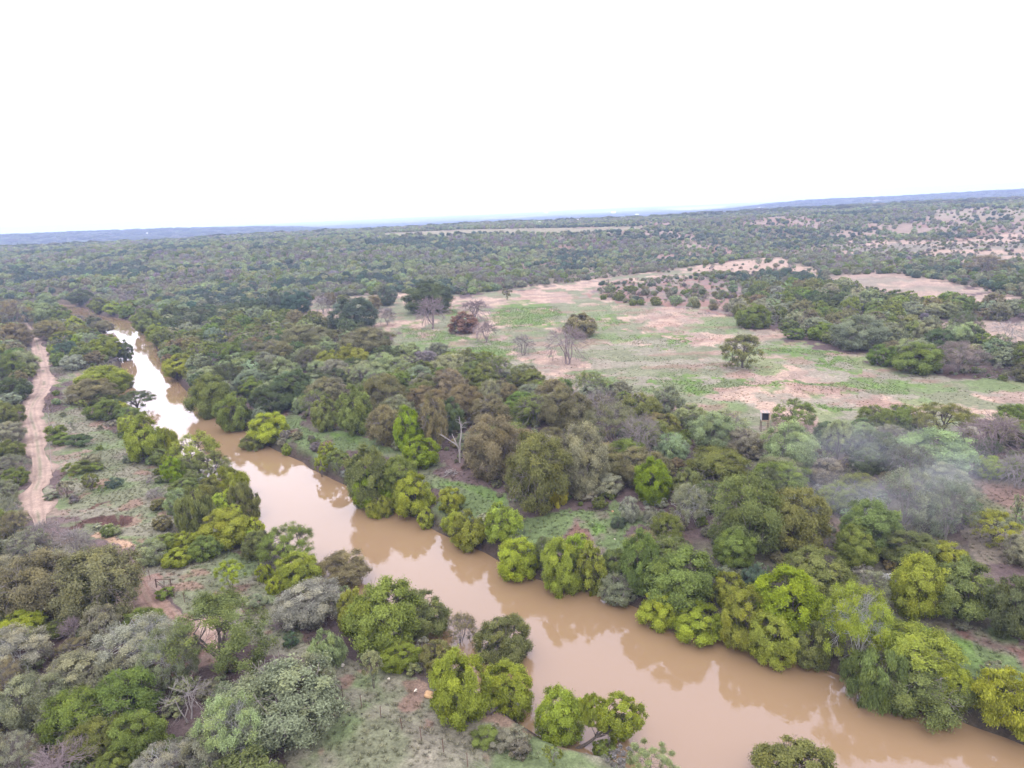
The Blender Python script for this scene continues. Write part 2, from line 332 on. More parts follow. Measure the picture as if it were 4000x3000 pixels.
def soil(x, y, z, h):
    """base colour of the ground at each vertex"""
    px, py, dep = project(np.stack([x, y, z], -1))
    r = np.hypot(x, y); front = dep > 5
    wx = (fbm(x/7, y/7, 61, 4)-.5); wy = (fbm(x/7+50, y/7+20, 62, 4)-.5)
    k = np.clip(FPX/np.maximum(dep, 20)*8.0, 1.5, 70)          # ragged borders, some metres wide on the ground
    qx = px + wx*2*k*1.6; qy = py + wy*2*k*.55
    n1 = fbm(x/5, y/9, 71, 5); n2 = fbm(x/22, y/22, 73, 4); n3 = fbm(x/1.5, y/1.5, 75, 3)
    mixc = lambda c, a, t: c*(1-t[:, None]) + a*t[:, None]
    c = np.tile(LITTER*1.25, (len(x), 1))
    c = mixc(c, GREYG*.75, sst(.5, .62, n2)*.6)
    c = mixc(c, REDS*.8, sst(.6, .7, n1)*.5)
    dr = np.full(r.shape, 99.0); m = r < 620; dr[m] = river_d(x[m], y[m])
    # hillside: thin grass and pinkish soil between the bushes
    hs = sst(345, 420, r)
    c = mixc(c, C_(.11, .10, .06), hs*.8)
    c = mixc(c, PINK*.85, hs*sst(.47, .58, fbm(x/55, y/55, 81, 4))*sst(.0, .22, np.arctan2(x, np.maximum(y, 1)))*.8)
    c = mixc(c, REDS*1.2, hs*sst(.60, .66, fbm(x/30, y/30, 83, 3))*.7)
    def P(poly): return front & inpoly(qx, qy, poly)
    def put(poly, col, t=1.0):
        nonlocal c
        mm = P(poly).astype(float)*t; c = mixc(c, col, np.clip(mm, 0, 1))
    # the big open field
    f = P(FIELD)
    fc = np.tile(PINK*.92, (len(x), 1))
    fa = fbm(x/11, y/15, 91, 7); fb = fbm(x/7, y/9, 93, 7)
    left = sst(60, -40, x-.0*y)
    nearf = sst(300, 170, r)
    fc = mixc(fc, SAND*1.05, sst(.5, .55, fb)*.85)
    fc = mixc(fc, GREYG*1.12, sst(.50, .535, fa+.05*nearf-.02+.08*left))
    fc = mixc(fc, GREEN*1.25, sst(.54, .58, fbm(x/10+7, y/13, 96, 6))*.8*sst(330, 240, r)); fc = mixc(fc, DRYG*1.12, sst(.52, .57, fbm(x/8, y/6, 95, 6))*nearf*.85)
    fc = mixc(fc, REDS*1.35, sst(.6, .68, fbm(x/9, y/5, 97, 4))*.5)
    c = np.where(f[:, None], fc, c)
    for q in (FIELD2, FIELD3):
        f = P(q); fc = np.tile(PINK*.95, (len(x), 1)); fc = mixc(fc, DRYG*.95, sst(.45, .6, fbm(x/12, y/12, 99, 4))*.8); fc = mixc(fc, SAND, sst(.58, .66, n1)*.6)
        c = np.where(f[:, None], fc, c)
    put(FIELD4, DRYG*1.05*C_(1, 1, .85)); put(FIELD5, C_(.185, .155, .115))
    for q in (SANDY, SANDY2): put(q, SAND*.92)
    put(SANDY, DRYG*.9, sst(.5, .56, n2)); put(SHRUBBY, REDS*1.4); put(SHRUBBY, DRYG*.95, sst(.46, .6, n1)); put(SHRUBBY, LITTER*2.2, sst(.52, .64, fbm(x/6, y/6, 12, 3)))
    for q in BENCH:
        put(q, GREYG*.92); put(q, GREEN*1.1, sst(.30, .48, n2)); put(q, LITTER*2.0, sst(.57, .66, n1)*.8); put(q, REDS*.9, sst(.64, .7, n1))
    put(BENCH[4], C_(.135, .115, .09)); put(BENCH[4], REDS, sst(.56, .66, n2)*.8); put(BENCH[4], GREEN, sst(.52, .62, n1)*.6)
    for q in MEADOW:
        put(q, GREYG*1.06); put(q, GREEN*1.15, sst(.42, .60, n1)*.75); put(q, DRYG*1.0, sst(.48, .64, fbm(x/6, y/6, 77, 5))*.8); put(q, REDS*1.3, sst(.64, .72, fbm(x/3.2, y/3.2, 79, 4))*.7)
    for q in REDPATCH: put(q, REDS*1.45); put(q, PINK*.95, sst(.44, .58, n1))
    put(REDPATCH[1], LITTER*1.8, sst(.40, .52, n2)); put(REDPATCH[1], GREYG, sst(.5, .58, fbm(x/5, y/5, 19, 4))); put(tp('E', [(960, 860), (1180, 820), (1270, 960), (1100, 1000)]), SAND*C_(1, .92, .8))
    for i, q in enumerate(GREENS):
        put(q, BRITE, .55+.45*sst(.35, .6, n1)); put(q, GREYG, sst(.56, .66, n1)*.7)
    for q in SANDS: put(q, PINK*.8, .9)
    # water's edge: wet mud and dark roots
    e = sst(2.6, .6, dr*(0.7+.6*n1)); c = mixc(c, MUD, e*.9)
    # raw red earth on the scarp
    ds = segdist(x, y, SCARP); xs = np.interp(x, SCARP[:, 0], SCARP[:, 1])
    sc = (ds < 1.5*fbm(x/2, y/2, 17, 3)+.35) & (y < xs+.6) & (x > SCARP[0, 0]) & (x < SCARP[0, 0]*.35+SCARP[-1, 0]*.65)
    c = np.where(sc[:, None], C_(.062, .036, .030)*(.5+1.1*fbm(x/.9, y/.9, 18, 3)[:, None]), c)
    g2 = np.array([hit_z(a, b, 0)[:2] for a, b in tp('E', [(985, 520), (1050, 475), (1150, 448)])])
    c = mixc(c, C_(.08, .045, .035), (segdist(x, y, g2) < .45).astype(float))
    # far country: mostly dark woods with pale fields
    fw = sst(1050, 1500, r); c = mixc(c, FARWOOD, fw)
    pal = fbm(x/420, y/900, 101, 3)
    c = mixc(c, C_(.24, .21, .14), fw*sst(.64, .70, pal)*sst(1800, 3000, r)*.85)
    put([(1420, 452), (1490, 447), (1570, 444), (1565, 448), (1480, 454)], C_(.34, .34, .28)); put([(945, 483), (1040, 477), (1060, 481), (960, 486)], C_(.36, .33, .27))
    put([(1990, 412), (2110, 410), (2130, 415), (2000, 416)], C_(.3, .27, .22)); put([(1860, 433), (1915, 431), (1912, 434), (1865, 437)], C_(.3, .27, .22))
    c = c*(.78+.28*n3[:, None])
    return np.clip(c, .004, .6)

# ------------------------------------------------------------------ the ground: one sheet
def build_ground():
    rr = np.concatenate([np.linspace(3, 38, 12)[:-1], 38*1.0062**np.arange(0, int(math.log(230/38)/math.log(1.0062)))])
    rr = np.concatenate([rr, rr[-1]*1.012**np.arange(1, int(math.log(1250/rr[-1])/math.log(1.012)))])
    rr = np.concatenate([rr, np.geomspace(rr[-1]*1.02, 15500, 90)])
    aa = np.concatenate([np.linspace(-180, -44, 40)[:-1], np.linspace(-44, 44, 700), np.linspace(44, 180, 40)[1:-1]])*math.pi/180
    A, Q = np.meshgrid(aa, rr); x = (Q*np.sin(A)).ravel(); y = (Q*np.cos(A)).ravel()
    z = height(x, y)
    na, nr = len(aa), len(rr)
    idx = np.arange(na*nr).reshape(nr, na)
    nx = np.roll(idx, -1, axis=1)
    f = np.stack([idx[:-1].ravel(), nx[:-1].ravel(), nx[1:].ravel(), idx[1:].ravel()], -1)[:, ::-1]
    V = np.stack([x, y, z], -1)
    # close the middle
    V = np.vstack([V, [[0, 0, float(height(np.array([0.]), np.array([0.]))[0])]]])
    tri = np.stack([np.full(na, len(V)-1), idx[0], nx[0]], -1)[:, ::-1]
    c = soil(V[:, 0], V[:, 1], V[:, 2], None)
    c = np.concatenate([c, np.ones((len(c), 1))], -1)
    me = mesh('ground', V, [f, tri], [GROUND], {'soil': ('POINT', 'FLOAT_COLOR', c)})
    return tag(add('ground', me), kind='structure')
GR = build_ground()

# ------------------------------------------------------------------ river
def build_river():
    m, N, L = newmat('muddy_water')
    o = N.new('ShaderNodeOutputMaterial'); p = N.new('ShaderNodeBsdfPrincipled')
    p.inputs['Roughness'].default_value = .035; p.inputs['IOR'].default_value = 1.48; p.inputs['Specular Tint'].default_value = (.62, .68, 1.0, 1)
    g = N.new('ShaderNodeNewGeometry'); n = N.new('ShaderNodeTexNoise'); n.inputs['Scale'].default_value = .06; n.inputs['Detail'].default_value = 3
    L.new(g.outputs['Position'], n.inputs['Vector'])
    cr = N.new('ShaderNodeMix'); cr.data_type = 'RGBA'; cr.inputs[6].default_value = (.176, .117, .064, 1); cr.inputs[7].default_value = (.192, .130, .076, 1)
    L.new(n.outputs[0], cr.inputs[0]); L.new(cr.outputs[2], p.inputs['Base Color'])
    n2 = N.new('ShaderNodeTexNoise'); n2.inputs['Scale'].default_value = 1.1; n2.inputs['Detail'].default_value = 3; L.new(g.outputs['Position'], n2.inputs['Vector'])
    b = N.new('ShaderNodeBump'); b.inputs['Strength'].default_value = .035; b.inputs['Distance'].default_value = .3; L.new(n2.outputs[0], b.inputs['Height']); L.new(b.outputs[0], p.inputs['Normal'])
    L.new(p.outputs[0], o.inputs[0])
    # a strip between points pushed a little under both banks
    def out(Pl, s):
        t = np.gradient(Pl, axis=0); nrm = np.stack([-t[:, 1], t[:, 0]], -1); nrm /= np.linalg.norm(nrm, axis=1)[:, None]+1e-9
        return Pl + nrm*s
    def res(Pl, n):
        d = np.concatenate([[0], np.cumsum(np.linalg.norm(np.diff(Pl, axis=0), axis=1))]); u = np.linspace(0, d[-1], n)
        return np.stack([np.interp(u, d, Pl[:, 0]), np.interp(u, d, Pl[:, 1])], -1)
    n = 160
    A = res(out(FB, 4.0), n); B = res(out(NB, -4.0), n)
    V = []; 
    for k in range(5):
        t = k/4; V.append(np.concatenate([A*(1-t)+B*t, np.full((n, 1), WZ)], -1))
    V = np.vstack(V); i = np.arange(n-1); F = []
    for k in range(4): F.append(np.stack([k*n+i, k*n+i+1, (k+1)*n+i+1, (k+1)*n+i], -1))
    me = mesh('river', V, [np.vstack(F)], [m])
    return tag(add('river', me), kind='structure')
RV = build_river()
if RV.data.polygons[0].normal.z < 0: RV.data.flip_normals()

# ------------------------------------------------------------------ dirt road and track: strips laid just above the ground
def strip(name, t, path, colr, seed, n=220):
    s = T[t][2]
    C, Wd = [], []
    for x, y, w in path:
        a = ground(*tp(t, [(x-w/2, y)])[0]); b = ground(*tp(t, [(x+w/2, y)])[0]); C.append((a+b)[:2]/2); Wd.append(np.linalg.norm((b-a)[:2]))
    Cc = catmull(np.array(C), 10); Wc = np.interp(np.linspace(0, 1, len(Cc)), np.linspace(0, 1, len(Wd)), Wd)
    d = np.concatenate([[0], np.cumsum(np.linalg.norm(np.diff(Cc, axis=0), axis=1))]); u = np.linspace(0, d[-1], n)
    X = np.interp(u, d, Cc[:, 0]); Y = np.interp(u, d, Cc[:, 1]); Wn = np.interp(u, d, Wc)
    tx, ty = np.gradient(X), np.gradient(Y); l = np.hypot(tx, ty); nx, ny = -ty/l, tx/l
    K = 21; rows = []; U = []
    for k in range(K):
        f = (k/(K-1)-.5)
        j = (fbm(u/6, np.full(n, seed+k*.15), 5, 4)-.5)*2.4*(abs(f)*2)**2
        off = f*Wn*(1.0+j*np.sign(f)*np.sign(f)); rows.append((X+nx*off, Y+ny*off)); U.append(np.full(n, f))
    x = np.concatenate([a for a, b in rows]); y = np.concatenate([b for a, b in rows]); f = np.concatenate(U)
    uu = np.tile(u, K)
    z = height(x, y) + .03 + .05*sst(.5, .3, np.abs(f)) - .05*np.exp(-((np.abs(f)-.2)/.06)**2)
    rut = np.exp(-((np.abs(f)-.2)/.07)**2)*(.4+.6*fbm(uu/3, f*3, 8, 3))
    edge = sst(.30, .5, np.abs(f)+.25*(fbm(x/1.6, y/1.6, 6, 4)-.5))
    c = np.tile(colr, (len(x), 1))*(.85+.3*fbm(uu/4, f*4+9, 3, 4))[:, None]
    c = c*(1-rut[:, None]*.30)
    c = c*(1-edge[:, None]*.75) + (PINK*.62)*edge[:, None]*.75
    mid = np.exp(-(f/.075)**2)*sst(.35, .6, fbm(uu/5, f*4+3, 33, 4)); c = c*(1-mid[:, None]*.7) + GREYG*mid[:, None]*.7
    bar = sst(.62, .7, fbm(uu/1.1, f*2.2, 14, 3)); c = c*(1-.25*bar[:, None])
    c = np.concatenate([c, np.ones((len(c), 1))], -1)
    i = np.arange(n-1); F = [np.stack([k*n+i, k*n+i+1, (k+1)*n+i+1, (k+1)*n+i], -1) for k in range(K-1)]
    me = mesh(name, np.stack([x, y, z], -1), [np.vstack(F)], [ROADM], {'soil': ('POINT', 'FLOAT_COLOR', c)})
    o = tag(add(name, me), kind='structure')
    if me.polygons[0].normal.z < 0: me.flip_normals()
    return o, Cc, Wc
ROAD, RC, RW = strip('dirt_road', 'P', [(55, 698, 5), (66, 716, 10), (77, 733, 16), (84, 756, 24), (88, 778, 28), (93, 800, 30), (96, 822, 34), (90, 846, 34), (72, 872, 26), (66, 897, 30), (76, 930, 30), (82, 970, 34),
              (87, 1010, 42), (85, 1040, 44), (76, 1062, 40), (78, 1090, 50), (82, 1112, 44), (86, 1135, 34)], C_(.27, .202, .165), 1.0)
TRACK, TC, TW = strip('dirt_track', 'C1', [(930, 0, 40), (1040, 60, 50), (1130, 140, 90), (1180, 250, 130), (1240, 340, 170), (1340, 420, 200), (1420, 520, 190), (1500, 640, 170), (1520, 780, 120)], PINK*.9*C_(1, .88, .85), 4.0)
# ------------------------------------------------------------------ plants: shared meshes, one per style and level of detail
def unit(v): return v/(np.linalg.norm(v, axis=-1, keepdims=True)+1e-9)

def skeleton(rng, k, n1, n2, n3, n4, stems=2, spread=1.0, lean=0.0, thick=1.0):
    """branches of one plant: base at z=0, crown = unit ball round (0,0,k)"""
    B, tips2, tips3, tips4 = [], [], [], []
    C = np.array([lean, 0, k])
    zf = max(.08, (k-1)+.18)
    rt = .055*thick
    def curve(a, b, ra, rb, n=4, bend=.07, up=.05):
        m = (a+b)/2 + rng.normal(0, bend, 3)*np.linalg.norm(b-a) + np.array([0, 0, up])*np.linalg.norm(b-a)
        t = np.linspace(0, 1, n)[:, None]
        p = (1-t)**2*a + 2*t*(1-t)*m + t*t*b
        p[1:-1] += rng.normal(0, .025, (n-2, 3))*np.linalg.norm(b-a)
        B.append((p, np.linspace(ra, rb, n)))
    forks = []
    for s in range(stems):
        a0 = rng.uniform(0, 6.28); base = np.array([math.cos(a0), math.sin(a0), 0])*.045*(stems > 1)*2
        f = np.array([math.cos(a0)*.16*(stems > 1)+lean*.35, math.sin(a0)*.16*(stems > 1), zf*rng.uniform(.85, 1.3)])
        r = rt/math.sqrt(stems)*1.15; curve(base-[0, 0, .06], f, r*1.25, r*.85, 4, .05, 0); forks.append((f, r*.85))
    ph = rng.uniform(0, 6.28)
    for i in range(n1):
        az = ph + i*2.4 + rng.normal(0, .25); el = math.radians(rng.uniform(8, 78) if i else 82)
        d = np.array([math.cos(az)*math.cos(el), math.sin(az)*math.cos(el), math.sin(el)])
        f, r = min(forks, key=lambda q: -float(q[0][:2] @ d[:2])+rng.uniform(0, .05))
        e1 = C + d*np.array([.5, .5, .45])*rng.uniform(.85, 1.15); r1 = r*rng.uniform(.55, .75)
        curve(f, e1, r1, r1*.6)
        for j in range(n2):
            d2 = unit(d + rng.normal(0, .62*spread, 3)); d2[2] = max(d2[2], -.45)
            e2 = C + d2*rng.uniform(.7, .86); st = B[-1][0][-1] if j == 0 else e1*(1)+(f-e1)*rng.uniform(0, .3)
            r2 = r1*.45; curve(st, e2, r2, r2*.5); tips2.append(e2)
            for l in range(n3):
                d3 = unit(d2 + rng.normal(0, .34*spread, 3)); e3 = C + d3*rng.uniform(.88, 1.06)
                s3 = e2+(e1-e2)*rng.uniform(0, .5); r3 = r2*.42; curve(s3, e3, r3, r3*.5, 3, .1, .03); tips3.append(e3)
                for q in range(n4):
                    e4 = e3 + unit(rng.normal(0, 1, 3)+d3*.9)*rng.uniform(.1, .24); s4 = e3+(s3-e3)*rng.uniform(0, .7)
                    curve(s4, e4, r3*.5, r3*.3, 3, .12, .02); tips4.append(e4)
    return B, np.array(tips2 or [[0, 0, k]]), np.array(tips3 or [[0, 0, k]]), np.array(tips4 or [[0, 0, k]])

def tubes(B, minr=0.0, sides=(6, 3)):
    V, F = [], []; n0 = 0
    for p, r in B:
        m = sides[0] if r[0] > .018 else sides[1]
        r = np.maximum(r, minr)
        t = unit(np.gradient(p, axis=0)); ref = np.array([.3, .9, .31]); u = unit(np.cross(t, ref)); w = np.cross(t, u)
        a = np.arange(m)*2*math.pi/m
        ring = p[:, None, :] + r[:, None, None]*(np.cos(a)[None, :, None]*u[:, None, :] + np.sin(a)[None, :, None]*w[:, None, :])
        V.append(ring.reshape(-1, 3)); n = len(p)
        i = np.arange(n-1)[:, None]*m; j = np.arange(m)[None, :]; j2 = (j+1) % m
        F.append((n0+np.stack([i+j, i+j2, i+m+j2, i+m+j], -1)).reshape(-1, 4)); n0 += n*m
    return np.vstack(V), np.vstack(F)

def leaves(c, nrm, size, rng, elong=1.6, hang=0.0, v=None, w=None):
    n = len(c)
    rv = rng.normal(0, 1, (n, 3))
    if hang: rv = rv*(1-hang) + np.array([0, 0, -1.0])*hang*2
    t = unit(rv - nrm*np.sum(rv*nrm, 1, keepdims=True)); b = np.cross(nrm, t)
    s = (size*rng.uniform(.6, 1.35, n))[:, None]
    fold = nrm*s*.25
    V = np.stack([c+t*s*elong*.6, c+b*s*.5-fold, c-t*s*elong*.6, c-b*s*.5-fold], 1).reshape(-1, 3)
    F = np.arange(4*n).reshape(n, 4)
    return V, F, v if v is not None else rng.random(n), w if w is not None else rng.random(n)

def crown(rng, style, n, size, k, tips, lean=0.0):
    C = np.array([lean, 0, k])
    P = dict(leafy=(110, .13, .25, .4, .95, 1.6, 0), oak=(120, .12, .2, .35, .85, 1.5, 0), willow=(90, .13, .23, .4, 1.15, 3.4, .8), mesq=(150, .11, .22, .3, .85, 2.0, .1),
             shrub=(30, .2, .34, .3, .8, 1.6, 0), dense=(26, .26, .38, .4, 1, 1.4, 0), sparse=(150, .05, .14, .3, .9, 1.7, .1), tuftw=(150, .05, .13, .3, .9, 1.8, .2))[style]
    nl, ra, rb, up, zs, el, hang = P
    # clump centres spread through the crown
    i = np.arange(nl)+.5; ph = i*2.39996+rng.uniform(0, 6.28); zz = 1-2*i/nl
    lowcut = -.92 if style not in ('shrub',) else -.45
    zz = 1-(1-lowcut)*i/nl
    d = np.stack([np.sqrt(1-zz**2)*np.cos(ph), np.sqrt(1-zz**2)*np.sin(ph), zz], -1); d = unit(d+rng.normal(0, .22, (nl, 3)))
    ps = rng.uniform(0, 6.28, 6)
    und = .1*np.sin(d[:, 0]*3.1+ps[0])*np.sin(d[:, 1]*3.1+ps[1])+.08*np.sin(d[:, 0]*6+ps[2]+d[:, 2]*3)*np.sin(d[:, 1]*6+ps[3])
    rad = rng.uniform(.72, .92, nl)+und*(.55 if style in ('mesq', 'oak') else .85); inner = rng.random(nl) < .25; rad = np.where(inner, rad*rng.uniform(.3, .8, nl), rad)
    lr = rng.uniform(ra, rb, nl)
    lc = C + d*(rad[:, None]) 
    if style in ('sparse', 'tuftw', 'mesq') and len(tips) > 8:
        s = rng.choice(len(tips), nl, replace=len(tips) < nl); lc = np.where((rng.random(nl) < (.9 if style != 'mesq' else .2))[:, None], tips[s], lc); d = unit(lc-C)
    wgt = lr**2; wgt = wgt/wgt.sum()
    li = rng.choice(nl, n, p=wgt)
    q = unit(unit(rng.normal(0, 1, (n, 3))) + d[li]*.75 + np.array([0, 0, up]))
    # knobbly sub-clumps inside every clump
    kn = np.sin(q[:, 0]*7+li)*np.sin(q[:, 1]*7+li*1.7)*np.sin(q[:, 2]*7+li*.6)
    rr = lr[li]*(.74+(.1 if style == 'mesq' else .17)*kn+rng.normal(0, .34 if style in ('mesq', 'oak') else .25, n))
    pos = lc[li] + q*rr[:, None]*np.array([1, 1, zs])
    pos = pos + rng.normal(0, .04 if style in ('mesq', 'oak') else (.055 if style in ('sparse', 'tuftw') else .022), (n, 3))
    if style == 'willow':
        dr = rng.random(n)**1.5*.5; pos[:, 2] -= dr*lr[li]*1.6; pos[:, :2] += unit(pos[:, :2]-C[:2])*dr[:, None]*.06
    oc = unit(pos-C); nr = unit(oc*.55 + q*.5 + rng.normal(0, .4, (n, 3)) + np.array([0, 0, .25]))
    if style == 'willow': nr = unit(q*np.array([1, 1, .2]) + rng.normal(0, .4, (n, 3)))
    lv = rng.random(nl); lw = rng.random(nl)
    v = np.clip(lv[li]*.5 + rng.random(n)*.5 + .12*kn, 0, 1); w = np.clip(lw[li]*.75 + rng.random(n)*.3, 0, 1)
    pos[:, 2] = np.maximum(pos[:, 2], .02)
    return leaves(pos, nr, size, rng, el, hang, v, w)

#        k,  (n1,n2,n3,n4) , stems, bark, crown style
STY = {
 'leafy': (.86, (6, 4, 2, 0), 2, 'BARK', 'leafy'), 'oak': (.92, (6, 4, 2, 0), 1, 'BARK', 'oak'), 'willow': (.84, (6, 4, 2, 0), 3, 'BARK', 'willow'),
 'mesq': (.90, (6, 4, 4, 1), 3, 'GREYBARK', 'mesq'), 'open': (1.12, (6, 4, 4, 2), 1, 'BARK', 'sparse'), 'twig': (1.04, (7, 5, 5, 3), 2, 'GREYBARK', None),
 'mauve': (1.04, (7, 5, 5, 3), 2, 'MAUVEBARK', None), 'haze': (.95, (7, 5, 5, 2), 3, 'GREYBARK', 'tuftw'), 'dead': (1.15, (5, 4, 3, 2), 2, 'WHITEWOOD', None), 'lichen': (.92, (7, 5, 5, 2), 3, 'LICHEN', 'tuftw'),
 'shrub': (.72, (5, 3, 2, 0), 4, 'BARK', 'shrub'), 'ball': (.85, (4, 3, 1, 0), 1, 'BARK', 'dense'), 'sapling': (1.45, (5, 3, 3, 1), 3, 'BARK', 'sparse')}
#  level of detail: leaves, leaf size in crown radii, thinnest twig
LOD = [(40000, .031, .004), (21000, .042, .009), (9500, .060, .015), (3600, .095, .02), (800, .20, .05)]
MULT = {'leafy': 1, 'oak': 1.15, 'willow': 1.0, 'mesq': 1.0, 'open': .62, 'haze': .34, 'lichen': .55, 'shrub': .85, 'ball': .8, 'sapling': .5}
SCL = {'leafy': 1, 'oak': .9, 'willow': .75, 'mesq': .82, 'open': .75, 'haze': .7, 'lichen': .75, 'shrub': 1, 'ball': .9, 'sapling': .85}
PROTO = {}
def proto(style, lod, var, inst=False, merged=False):
    key = (style, lod, var, inst, merged)
    if key in PROTO: return PROTO[key]
    rng = np.random.default_rng(abs(hash((list(STY).index(style), lod, var)))%99991+11)
    k, nn, stems, bark, cs = STY[style]; n, size, minr = LOD[lod]
    if lod >= 1: nn = (nn[0], nn[1], min(nn[2], 4), min(nn[3], 2))
    if lod >= 2: nn = (nn[0], min(nn[1], 4), min(nn[2], 4), 2 if cs is None else (1 if style == 'haze' else 0))
    if lod >= 3: nn = (5, 3, 3 if cs is None else (1 if nn[2] else 0), 0)
    if lod >= 4: nn = (3, 2, 1 if cs is None else 0, 0)
    B, t2, t3, t4 = skeleton(rng, k, *nn, stems=stems, spread=1.25 if cs is None else 1.0, thick=1.1 if style == 'open' else (.8 if style == 'dead' else 1.0))
    BV, BF = tubes(B, minr, (6, 3))
    bm = globals()[bark]
    lm = LEAFI if inst else LEAF
    L_ = None
    if cs is not None:
        tips = t4 if style in ('open', 'haze', 'lichen', 'sapling') and len(t4) > 8 else (t3 if len(t3) > 8 else t2)
        L_ = crown(rng, cs, int(n*MULT[style]), size*SCL[style]*(1.35 if cs in ('sparse', 'tuftw') and lod >= 2 else 1), k, tips)
    if merged:
        if L_ is None:
            me = mesh(style+'_plant', BV, [BF], [bm])
        else:
            V, F, v, w = L_
            me = mesh(style+'_plant', np.vstack([BV, V]), [BF, F+len(BV)], [bm, lm], {'v': ('FACE', 'FLOAT', np.concatenate([np.zeros(len(BF)), v])), 'w': ('FACE', 'FLOAT', np.concatenate([np.zeros(len(BF)), w]))},
                      np.concatenate([np.zeros(len(BF)), np.ones(len(F))]))
        PROTO[key] = me
    else:
        tm = mesh(style+'_wood', BV, [BF], [bm]); cm = None
        if L_ is not None:
            V, F, v, w = L_
            cm = mesh(style+'_leaves', V, [F], [lm], {'v': ('FACE', 'FLOAT', v), 'w': ('FACE', 'FLOAT', w)})
        PROTO[key] = (tm, cm)
    return PROTO[key]

NAME = {'leafy': ('leafy_tree', 'tree'), 'oak': ('oak_tree', 'tree'), 'willow': ('willow_tree', 'tree'), 'mesq': ('mesquite_tree', 'tree'), 'open': ('open_tree', 'tree'), 'twig': ('bare_tree', 'tree'), 'mauve': ('bare_tree', 'tree'),
        'haze': ('twiggy_tree', 'tree'), 'dead': ('dead_tree', 'tree'), 'lichen': ('lichen_tree', 'tree'), 'shrub': ('shrub', 'shrub'), 'ball': ('round_bush', 'bush'), 'sapling': ('sapling', 'tree')}
PAL = {'vivid': (.16, .215, .018), 'bright': (.195, .23, .034), 'green': (.125, .158, .040), 'olive': (.130, .152, .050), 'brown': (.152, .140, .074), 'dark': (.082, .102, .046), 'grey': (.172, .184, .118),
       'pale': (.20, .235, .115), 'teal': (.076, .106, .074), 'mauve': (.18, .155, .155), 'red': (.18, .10, .082), 'yellow': (.31, .285, .04), 'lime': (.23, .275, .033), 'ygreen': (.182, .208, .036), 'silver': (.225, .235, .17), 'rust': (.172, .15, .075)}
NVAR = {0: 2, 1: 4, 2: 4, 3: 4, 4: 3}
TREES = []         # (x, y, radius, label-ready name)
def jit(c, rng, a=.12):
    c = np.array(PAL[c] if isinstance(c, str) else c)*1.1; return np.clip(c*rng.uniform(1-a, 1+a)*(1+rng.normal(0, .05, 3)), .003, .8)

def plant(style, x, y, z, a, b, colr, label, group=None, lod=None, rng=RNG, merged=False, rot=None):
    name, cat = NAME[style]
    px, py, dep = project(np.array([x, y, z+b])); wpx = 2*a*FPX/max(float(dep), 10)
    if lod is None: lod = 0 if wpx > 85 else (1 if wpx > 46 else (2 if wpx > 26 else (3 if wpx > 11 else 4)))
    var = int(rng.integers(0, NVAR[lod])); rz = rng.uniform(0, 6.28) if rot is None else rot
    c = jit(colr, rng, .08); c4 = (*c, 1)
    sc = (a*rng.uniform(.95, 1.05), a*rng.uniform(.95, 1.05), b)
    if merged or lod >= 3:
        o = add(name, proto(style, lod, var, merged=True)); o.color = c4
    else:
        tm, cm = proto(style, lod, var)
        if cm is None: o = add(name, tm)
        else:
            o = bpy.data.objects.new(name, None); COL.objects.link(o); o.empty_display_size = .5
            add('trunk', tm, o); q = add('crown', cm, o); q.color = c4
    o.location = (x, y, z-.05); o.rotation_euler = (0, 0, rz); o.scale = sc
    tag(o, label, cat, group)
    TREES.append((x, y, a, o, style, colr))
    return o

def from_box(t, x0, y0, x1, y1, style, colr, label, group=None, **kw):
    """place a plant so that its crown fills this box of the photo"""
    (X0, Y0), (X1, Y1) = tp(t, [(x0, y0), (x1, y1)])
    k = STY[style][0]; mx_, my = (X0+X1)/2, (Y0+Y1)/2
    g = ground(mx_, Y1-.12*(Y1-Y0)); a = b = 3.0
    for it in range(4):
        dv = g + [0, 0, k*b] - EYE; dep = float(dv @ fwd); mpp = dep/FPX; th = math.atan2(-dv[2], math.hypot(dv[0], dv[1]))
        a = (X1-X0)/2*mpp*1.0; E = (Y1-Y0)/2*mpp
        b = math.sqrt(max(E*E-(a*math.sin(th))**2, (.55*a)**2))/math.cos(th)
        b = min(b, 2.6*a)
        g = ground(mx_, my, k*b); g = np.array([g[0], g[1], g[2]-k*b])
    gz = float(height(np.array([g[0]]), np.array([g[1]]))[0])
    gz = max(gz, WZ-.1)
    return plant(style, g[0], g[1], gz, a, b, colr, label, group, **kw)
